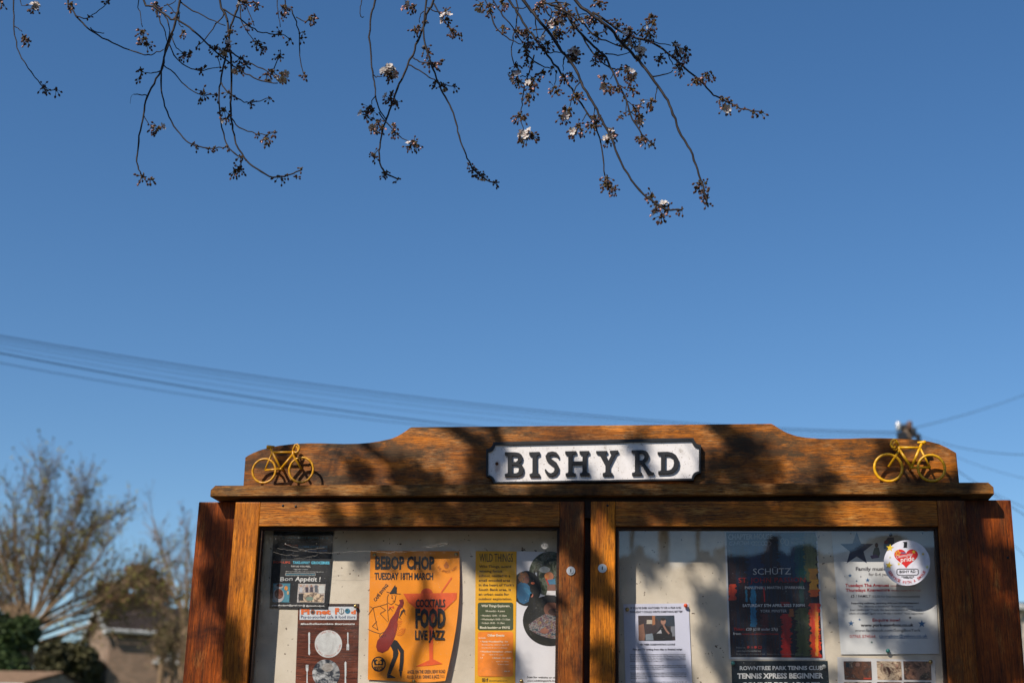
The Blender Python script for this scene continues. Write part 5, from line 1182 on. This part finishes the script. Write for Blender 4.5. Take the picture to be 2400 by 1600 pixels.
fan_tree('bare_tree', 'thin bare tree just left of the board, half hidden by its post', g0(450, 30), at(440, 1470, 30), 12, -1.0, 0.7, 3.1, 0.16, 9, M_treebark, M_rust, 0.12, 0.04, 9, 4)
fan_tree('budding_shrub', 'brown budding shrub in front of the brick house beside the post', g0(425, 26), at(425, 1590, 26), 10, -0.8, 0.7, 1.5, 0.05, 21, M_treebark, M_olive, 0.55, 0.035, 9, 4)

def leaf_mass(name, label, cat, boxes, mat, n, size, seed, shell=0.75, core=0.72):
    """a shrub or ivy mass of separate leaf faces over short stems"""
    r = random.Random(seed); m = MB(); root = empty(name, label, cat)
    for (c, rx, ry, rz), k_ in zip(boxes, n):
        for i in range(k_):
            d = Vector((r.gauss(0, 1), r.gauss(0, 1), r.gauss(0, 1))).normalized(); q = r.uniform(shell, 1.08)*(1+0.18*math.sin(d.x*7+seed)*math.sin(d.z*9))
            p = Vector((c[0]+d.x*rx*q, c[1]+d.y*ry*q, c[2]+d.z*rz*q)); a = Vector((r.gauss(0, 1), r.gauss(0, 1), r.gauss(0, 1))).normalized()*size*r.uniform(.6, 1.4); b = a.orthogonal().normalized()*size*0.6
            m.add([p-a, p-b, p+a, p+b], [(0, 1, 2, 3)])
        if core: m.ball(c, 1.0, 0, 10, 6, (rx*core, ry*core, rz*core))
    o = m.build('foliage', mat, root); o['kind'] = 'stuff'
    st = MB()
    for (c, rx, ry, rz) in boxes: st.tube([(c[0], c[1], -0.12), (c[0], c[1], c[2])], 0.08, 6)
    st.build('stem', M_treebark, root); return root
def blob(px, py, y, rpx, rz=None):
    c = at(px, py, y); s_ = (y+4.5)/3333; return (c, rpx*s_, rpx*s_, (rz or rpx)*s_)
leaf_mass('ivy', 'dark glossy ivy mass round the trunk of the bare tree at the left edge', 'ivy', [blob(10, 1500, 25.4, 55, 60), blob(60, 1480, 25.4, 34, 38), blob(20, 1580, 25.0, 50, 50), blob(-40, 1600, 25, 60, 80)], M_ivy, [1500, 700, 1200, 900], 0.07, 3)
leaf_mass('hedge', 'dark olive hedge between the bare tree and the brick house', 'hedge', [blob(120, 1552, 33, 44, 52), blob(176, 1554, 33.5, 46, 52), blob(90, 1620, 32, 60, 50), blob(200, 1600, 34, 40, 70)], plain('dark_olive_hedge', (0.055, 0.048, 0.014), 0.7, 0.6, 2), [1200, 1200, 900, 900], 0.09, 6)
leaf_mass('garden_bush', 'small green garden bush right of the house window beside the post', 'bush', [blob(385, 1500, 30, 22, 34), blob(412, 1480, 30.4, 24, 34)], M_olive, [600, 600], 0.05, 8)

leaf_mass('russet_tree', 'bushy russet tree behind the roof of the brick house', 'tree', [blob(262, 1392, 52, 42, 34), blob(330, 1352, 52.5, 40, 32), blob(370, 1390, 53, 34, 40), blob(300, 1420, 52, 60, 30)], M_rust, [700, 700, 500, 700], 0.14, 17, 0.25, 0)
# ------------------------------------------------------------------ houses
def wallbox(name, A, Bp, z0, z1, mat, parent, th=0.25):
    d = (Bp-A); d.z = 0; n = Vector((-d.y, d.x, 0)).normalized()*th
    m = MB(); vs = [(q.x, q.y, z) for q in (A, Bp, Bp+n, A+n) for z in (z0, z1)]
    m.add(vs, [(0, 2, 3, 1), (2, 4, 5, 3), (4, 6, 7, 5), (6, 0, 1, 7), (1, 3, 5, 7), (0, 6, 4, 2)]); return m.build(name, mat, parent)
def house(label, Nc, along, depth, zev, zr, mat_w, mat_r, wins, name='brick_house', chim=None, overhang=0.25, ndir=None, W_=None, group=None):
    """Nc near corner on the ground, 'along' vector of the front wall, 'depth' vector of the gable wall"""
    root = empty(name, label, 'house', group); m = MB(); A = Vector((Nc.x, Nc.y, 0)); a, d = Vector(along), Vector(depth); h0 = Vector((0, 0, -0.2)); H = Vector((0, 0, zev)); R = Vector((0, 0, zr))
    p = [A+h0, A+a+h0, A+a+d+h0, A+d+h0, A+H, A+a+H, A+a+d+H, A+d+H, A+d/2+R, A+a+d/2+R]
    m.add(p, [(0, 1, 5, 4), (1, 2, 6, 9, 5), (2, 3, 7, 6), (3, 0, 4, 8, 7)]); m.build('wall', mat_w, root)
    au, du = a.normalized(), d.normalized(); pitch = (zr-zev)/(d.length/2)
    rf = bpy.data.objects.new('roof', None); COL.objects.link(rf); rf.parent = root
    n = 12
    for side in (0, 1):
        rm = MB(); e = A+H-du*overhang-Vector((0, 0, pitch*overhang)) if side == 0 else A+d+H+du*overhang-Vector((0, 0, pitch*overhang)); rg = A+d/2+R
        nrm = Vector((0, 0, 1))
        for k_ in range(n):
            l0, l1 = e.lerp(rg, k_/n), e.lerp(rg, (k_+1.12)/n if k_ < n-1 else 1.0); s0, s1 = l0-au*overhang, l1-au*overhang; t0, t1 = l0+a+au*overhang, l1+a+au*overhang; th = Vector((0, 0, 0.05+0.02))
            rm.add([s0+th, t0+th, t1+th*0.6, s1+th*0.6, s0, t0], [(0, 1, 2, 3), (4, 5, 1, 0)])
        rm.build('tile_course', mat_r, rf)
    bb = MB()
    for q in (Vector((0, 0, 0)),):
        for e, side in ((A+H-du*overhang-Vector((0, 0, pitch*overhang)), 0), (A+d+H+du*overhang-Vector((0, 0, pitch*overhang)), 1)):
            rg = A+d/2+R; o_ = -au*(overhang+0.03); w = Vector((0, 0, -0.22)); t_ = au*0.03
            bb.add([e+o_, rg+o_, rg+o_+w, e+o_+w, e+o_+t_, rg+o_+t_, rg+o_+w+t_, e+o_+w+t_], [(0, 1, 2, 3), (7, 6, 5, 4), (0, 4, 5, 1), (3, 2, 6, 7), (0, 3, 7, 4)])
    bb.build('bargeboard', M_whitepaint, root)
    gt = MB(); e = A+H-du*(overhang+0.06)-Vector((0, 0, pitch*overhang+0.03)); gt.tube([e-au*overhang, e+a+au*overhang], 0.06, 6); gt.build('gutter', M_whitepaint, root)
    fn = -du
    for (u, z0, w, h_) in wins:
        fr = MB(); c = A+au*u+fn*0.02
        def bx(x0, x1, za, zb, d0, d1, mm):
            q = [c+au*x+fn*dd+Vector((0, 0, z)) for x in (x0, x1) for dd in (d0, d1) for z in (za, zb)]
            mm.add(q, [(0, 1, 3, 2), (4, 6, 7, 5), (0, 4, 5, 1), (2, 3, 7, 6), (0, 2, 6, 4), (1, 5, 7, 3)])
        t_ = 0.07
        bx(0, w, z0, z0+t_, 0, .06, fr); bx(0, w, z0+h_-t_, z0+h_, 0, .06, fr); bx(0, t_, z0+t_, z0+h_-t_, 0, .055, fr); bx(w-t_, w, z0+t_, z0+h_-t_, 0, .055, fr); bx(w/2-t_/2, w/2+t_/2, z0+t_, z0+h_-t_, 0, .05, fr)
        wo = fr.build('window', M_whitepaint, root); pn = MB(); bx(t_, w-t_, z0+t_, z0+h_-t_, 0.01, 0.02, pn); pn.build('pane', M_pane, wo)
        sl_ = MB(); bx(-0.1, w+0.1, z0-0.10, z0-0.002, -0.01, .16, sl_); sl_.build('window_sill', M_whitepaint, wo)
    for (u, v, w, h_) in (chim or []):
        c = A+au*u+d*v+R; cm = MB(); cm.box(c.x-w/2, c.x+w/2, c.y-w/3, c.y+w/3, c.z-1.2, c.z+h_); cm.box(c.x-w/2-.05, c.x+w/2+.05, c.y-w/3-.05, c.y+w/3+.05, c.z+h_-0.25, c.z+h_-0.12)
        co = cm.build('chimney', mat_w, rf)
        for q in range(2):
            pt_ = MB(); x = c.x+(q-0.5)*w*0.5; pt_.tube([(x, c.y, c.z+h_-0.02), (x, c.y, c.z+h_+0.32)], [0.12, 0.09], 8); o = pt_.build('chimney_pot', M_redbrick, rf)
    return root
YH = 34.0
Nc = at(262, 1470, YH); zev = Nc.z; zr = at(242, 1414, YH+1.7).z
ca_, sa_ = math.cos(math.radians(33)), math.sin(math.radians(33))
house('brown brick house with low dark tiled roof and white bargeboard, left of the noticeboard', Nc, (9.5*ca_, 9.5*sa_, 0), (-4.2*sa_, 4.2*ca_, 0), zev, zr, M_brick, M_tile, [(1.32, zev-0.82, 1.25, 0.66)], overhang=0.16)
# cream house at the right edge
Nr = at(2392, 1420, 24.0)
house('cream rendered house with a dark eave, just showing at the right edge', Nr, (8.0, 2.0, 0), (0.6, 6.0, 0), Nr.z, Nr.z+0.2, M_render, M_tile, [(1.0, Nr.z-1.6, 1.2, 1.1)], name='rendered_house', overhang=0.1)
# tan garage roof low left
Ng = at(30, 1585, 20.0)
house('low tan brick garage behind the ivy at the bottom left corner', Vector((at(-120, 1600, 20).x, 20, 0)), (1.42, 0, 0), (0, 3, 0), at(30, 1604, 20).z, at(30, 1578, 21.5).z, M_brick, plain('tan_roof_tile', (0.22, 0.14, 0.09), 0.85, 0.2, 6), [], name='garage', overhang=0.05)

# ------------------------------------------------------------------ telegraph pole and wires behind the board
M_wire = plain('black_cable', (0.02, 0.02, 0.025), 0.5, 0.1, 5)
M_pole = plain('weathered_pole_wood', (0.11, 0.075, 0.05), 0.8, 0.3, 5)
YPo = 24.0
tp = empty('telegraph_pole', 'telegraph pole top with insulators behind the right hump of the crest', 'telegraph pole')
pt = at(2124, 1002, YPo); m = MB(); m.tube([(pt.x, YPo, -0.2), (pt.x, YPo, pt.z)], [0.16, 0.11], 12); m.build('pole', M_pole, tp, True)
m = MB(); m.ball((pt.x, YPo, pt.z), 0.135, 0, 12, 6, (1, 1, 0.6)); m.build('pole_cap', M_black, tp, True)
for dx, dz, mt in ((-0.17, 0.03, M_chrome), (0.05, 0.04, plain('brown_insulator', (0.12, 0.06, 0.04), 0.3)), (0.2, -0.22, M_black), (-0.16, -0.2, M_black), (0.12, -0.1, M_black)):
    m = MB(); m.ball((pt.x+dx, YPo-0.14, pt.z+dz), 0.06, 0, 10, 6, (1, 1, 1.2)); m.tube([(pt.x+dx, YPo-0.14, pt.z+dz-0.12), (pt.x+dx, YPo-0.14, pt.z+dz)], 0.05, 8); m.build('insulator', mt, tp, True)
m = MB(); m.box(pt.x-0.26, pt.x+0.28, YPo-0.20, YPo-0.12, pt.z-0.42, pt.z-0.32); m.box(pt.x-0.20, pt.x-0.02, YPo-0.22, YPo-0.11, pt.z-0.30, pt.z-0.14); m.build('bracket', M_black, tp)
def wire(a, b, ya, yb, sag, r, label, mid=None):
    A, Bq = at(*a, ya), at(*b, yb); d = Bq-A
    pts = []
    for i in range(-6, 31):
        t_ = i/30; p = A+d*t_; p.z -= sag*4*t_*(1-t_); pts.append(p)
    m = MB(); m.tube(pts, r, 5); return tag(m.build('overhead_wire', M_wire), label, 'wire', 'overhead wires')
fan = 'overhead wire of the fan running from the left edge to the telegraph pole'
wire((0, 787), (2112, 1012), 13, YPo, 0.30, 0.0068, 'topmost and clearest wire of the fan that meets the telegraph pole from the left')
wire((0, 795), (2112, 1014), 13.6, YPo, 0.33, 0.0045, 'second wire from the top of the fan at the left edge')
wire((0, 804), (2112, 1018), 13.4, YPo, 0.36, 0.0034, 'faint wire of the fan, third from the top at the left edge'); wire((0, 815), (2112, 1021), 14, YPo, 0.42, 0.0030, 'faint wire of the fan, just above the darkest wire at the left edge')
wire((0, 827), (1180, 1006), 9, 14, 0.075, 0.0062, 'darkest wire, dropping from the left edge to the crest left of the sign')
wire((0, 850), (1080, 1004), 11, 17, 0.08, 0.0042, 'lowest faint wire at the left, under the darkest one')
wire((2400, 925), (2136, 1004), 34, YPo, 0.05, 0.0075, 'single wire rising from the telegraph pole to the right edge')
rgt_l = ['wire leaving the telegraph pole for the right edge, highest of the descending ones', 'second descending wire right of the telegraph pole', 'dark descending wire that passes just above the right end of the ledge', 'thick wire at the right edge beside the reddish post', 'lowest faint wire right of the reddish post']
wire((2400, 1065), (2136, 1013), 18, YPo, 0.10, 0.0055, rgt_l[0]); wire((2400, 1120), (2136, 1016), 17, YPo, 0.10, 0.0035, rgt_l[1]); wire((2400, 1206), (2136, 1018), 14, YPo, 0.05, 0.0055, rgt_l[2])
wire((2400, 1188), (2140, 1016), 16, YPo, 0.14, 0.0040, rgt_l[3]); wire((2400, 1300), (2180, 1060), 12, 20, 0.05, 0.0030, rgt_l[4])

# ------------------------------------------------------------------ across the road behind the camera (seen only as reflections in the glass)
def mir(px, py, yv): p = at(px, py, yv); return Vector((p.x, 0.055-yv, p.z))
def back_house(xl, xr, eave_px, ridge_px, label, yv=44, chims=()):
    pass
YV = 44
def facade(pxl, pxr, py_eave, py_ridge, label, chims, g='terraced houses across the road'):
    a, b = mir(pxl, py_eave, YV), mir(pxr, py_eave, YV); x0, x1 = min(a.x, b.x), max(a.x, b.x); ze, zr_ = a.z, mir((pxl+pxr)/2, py_ridge, YV+3).z
    root = house(label, Vector((x1, 0.055-YV, 0)), (-(x1-x0), 0, 0), (0, -6, 0), ze, zr_, M_redbrick, M_slate, [((x1-x0)*0.25, 1.0, 1.4, 1.5), ((x1-x0)*0.6, 3.6, 1.2, 1.3)], name='terraced_house', chim=None, group=g)
    rf = [c for c in root.children if c.name.startswith('roof')][0]
    for (cx0, cx1, top) in chims:
        p0, p1 = mir(cx0, top, YV+3), mir(cx1, top, YV+3); m = MB(); m.box(min(p0.x, p1.x), max(p0.x, p1.x), p0.y-0.45, p0.y+0.45, zr_-1.5, p0.z); m.build('chimney', M_redbrick, rf)
    return root
# gable-fronted house: outline pushed back in depth
def gable(outline_px, label, yv=YV, depth=7.0):
    root = empty('terraced_house', label, 'house', 'terraced houses across the road'); pts = [mir(x, y, yv) for x, y in outline_px]
    m = MB(); n = len(pts); v = [(p.x, p.y, p.z) for p in pts]+[(p.x, p.y-depth, p.z) for p in pts]
    tr = tessellate_polygon([[Vector((p.x, p.z, 0)) for p in pts]]); m.add(v, [tuple(t) for t in tr]+[tuple(q+n for q in t) for t in tr]+[(i, (i+1) % n, n+(i+1) % n, n+i) for i in range(n)])
    m.build('wall', M_redbrick, root); return root
gable([(1440, 1310), (1460, 1302), (1489, 1297), (1489, 1281), (1492, 1281), (1492, 1279), (1504, 1279), (1504, 1281), (1507, 1283), (1507, 1298), (1541, 1316), (1570, 1330), (1587, 1332), (1587, 1900), (1440, 1900)], 'brick house with one chimney, across the road behind the viewer')
gable([(1588, 1333), (1612, 1320), (1635, 1309), (1637, 1290), (1664, 1289), (1664, 1303), (1672, 1303), (1672, 1286), (1694, 1282), (1697, 1274), (1700, 1274), (1701, 1300), (1760, 1302), (1800, 1290), (1801, 1258), (1826, 1256), (1828, 1290), (1850, 1300), (1856, 1280), (1900, 1274), (1930, 1300), (2000, 1290), (2040, 1262), (2100, 1250), (2160, 1280), (2300, 1290), (2300, 1900), (1588, 1900)], 'long brick house with several chimneys, across the road behind the viewer')
tpb = empty('telegraph_pole', 'thick dark pole on the far side of the road, seen reflected in the right pane', 'telegraph pole')
p0, p1 = mir(1556, 1330, 26), mir(1556, 1200, 26); m = MB(); m.tube([(p0.x, p0.y, -0.2), (p0.x, p0.y, 6.5)], [0.15, 0.12], 12); m.build('pole', M_pole, tpb, True)
for px in (1481, 1636):
    p0 = mir(px, 1300, 30); m = MB(); m.tube([(p0.x, p0.y, -0.2), (p0.x, p0.y, 7.0), (p0.x+0.1, p0.y, 7.4), (p0.x+0.9, p0.y, 7.5)], 0.045, 8); o = m.build('lamp_post', M_black)
    tag(o, 'slim lamp post across the road, reflected near the %s' % ('left edge of the right pane' if px < 1500 else 'chimney of the long house'), 'lamp post', 'lamp posts across the road')
# tall conifers behind, reflected dark in the left pane
for i, (px, yv, w) in enumerate(((520, 20, 2.6), (760, 22, 2.8), (1000, 21, 2.6), (1230, 24, 2.2), (280, 22, 2.6))):
    p = mir(px, 1300, yv)
    leaf_mass('conifer', ['conifer across the road facing the left end of the board', 'widest conifer across the road facing the left pane', 'conifer across the road facing the orange poster', 'slender conifer across the road facing the middle stiles', 'outermost conifer across the road to the left'][i], 'tree',
              [((p.x, p.y, 1.8), w, w*0.8, 2.0), ((p.x, p.y, 4.2), w*0.85, w*0.7, 2.2), ((p.x, p.y, 6.4), w*0.6, w*0.5, 2.0)], M_ivy, [500, 500, 400], 0.30, 30+i, 0.8)

# unseen evergreens added left and right to block sky light from the board
for i, (x, y, w, h) in enumerate(((9.0, -6.5, 3.4, 11), (12.0, -1.5, 3.2, 10), (10.5, -13, 3.6, 11), (-10.5, -4.5, 3.2, 8.5), (-12.0, -9.5, 3.0, 8.0), (7.4, -10.5, 1.9, 9))):
    leaf_mass('evergreen_tree', ['broad evergreen right of the footway, nearest the road', 'broad evergreen right of the footway beside the board', 'tall evergreen across the road to the right', 'evergreen left of the footway beside the board', 'evergreen left of the footway near the road', 'narrow evergreen on the right kerb'][i], 'tree',
              [((x, y, h*0.25), w, w, h*0.27), ((x, y, h*0.55), w*0.95, w*0.95, h*0.27), ((x, y, h*0.8), w*0.65, w*0.65, h*0.22)], M_ivy, [400, 400, 300], 0.34, 60+i, 0.8, 0.85)
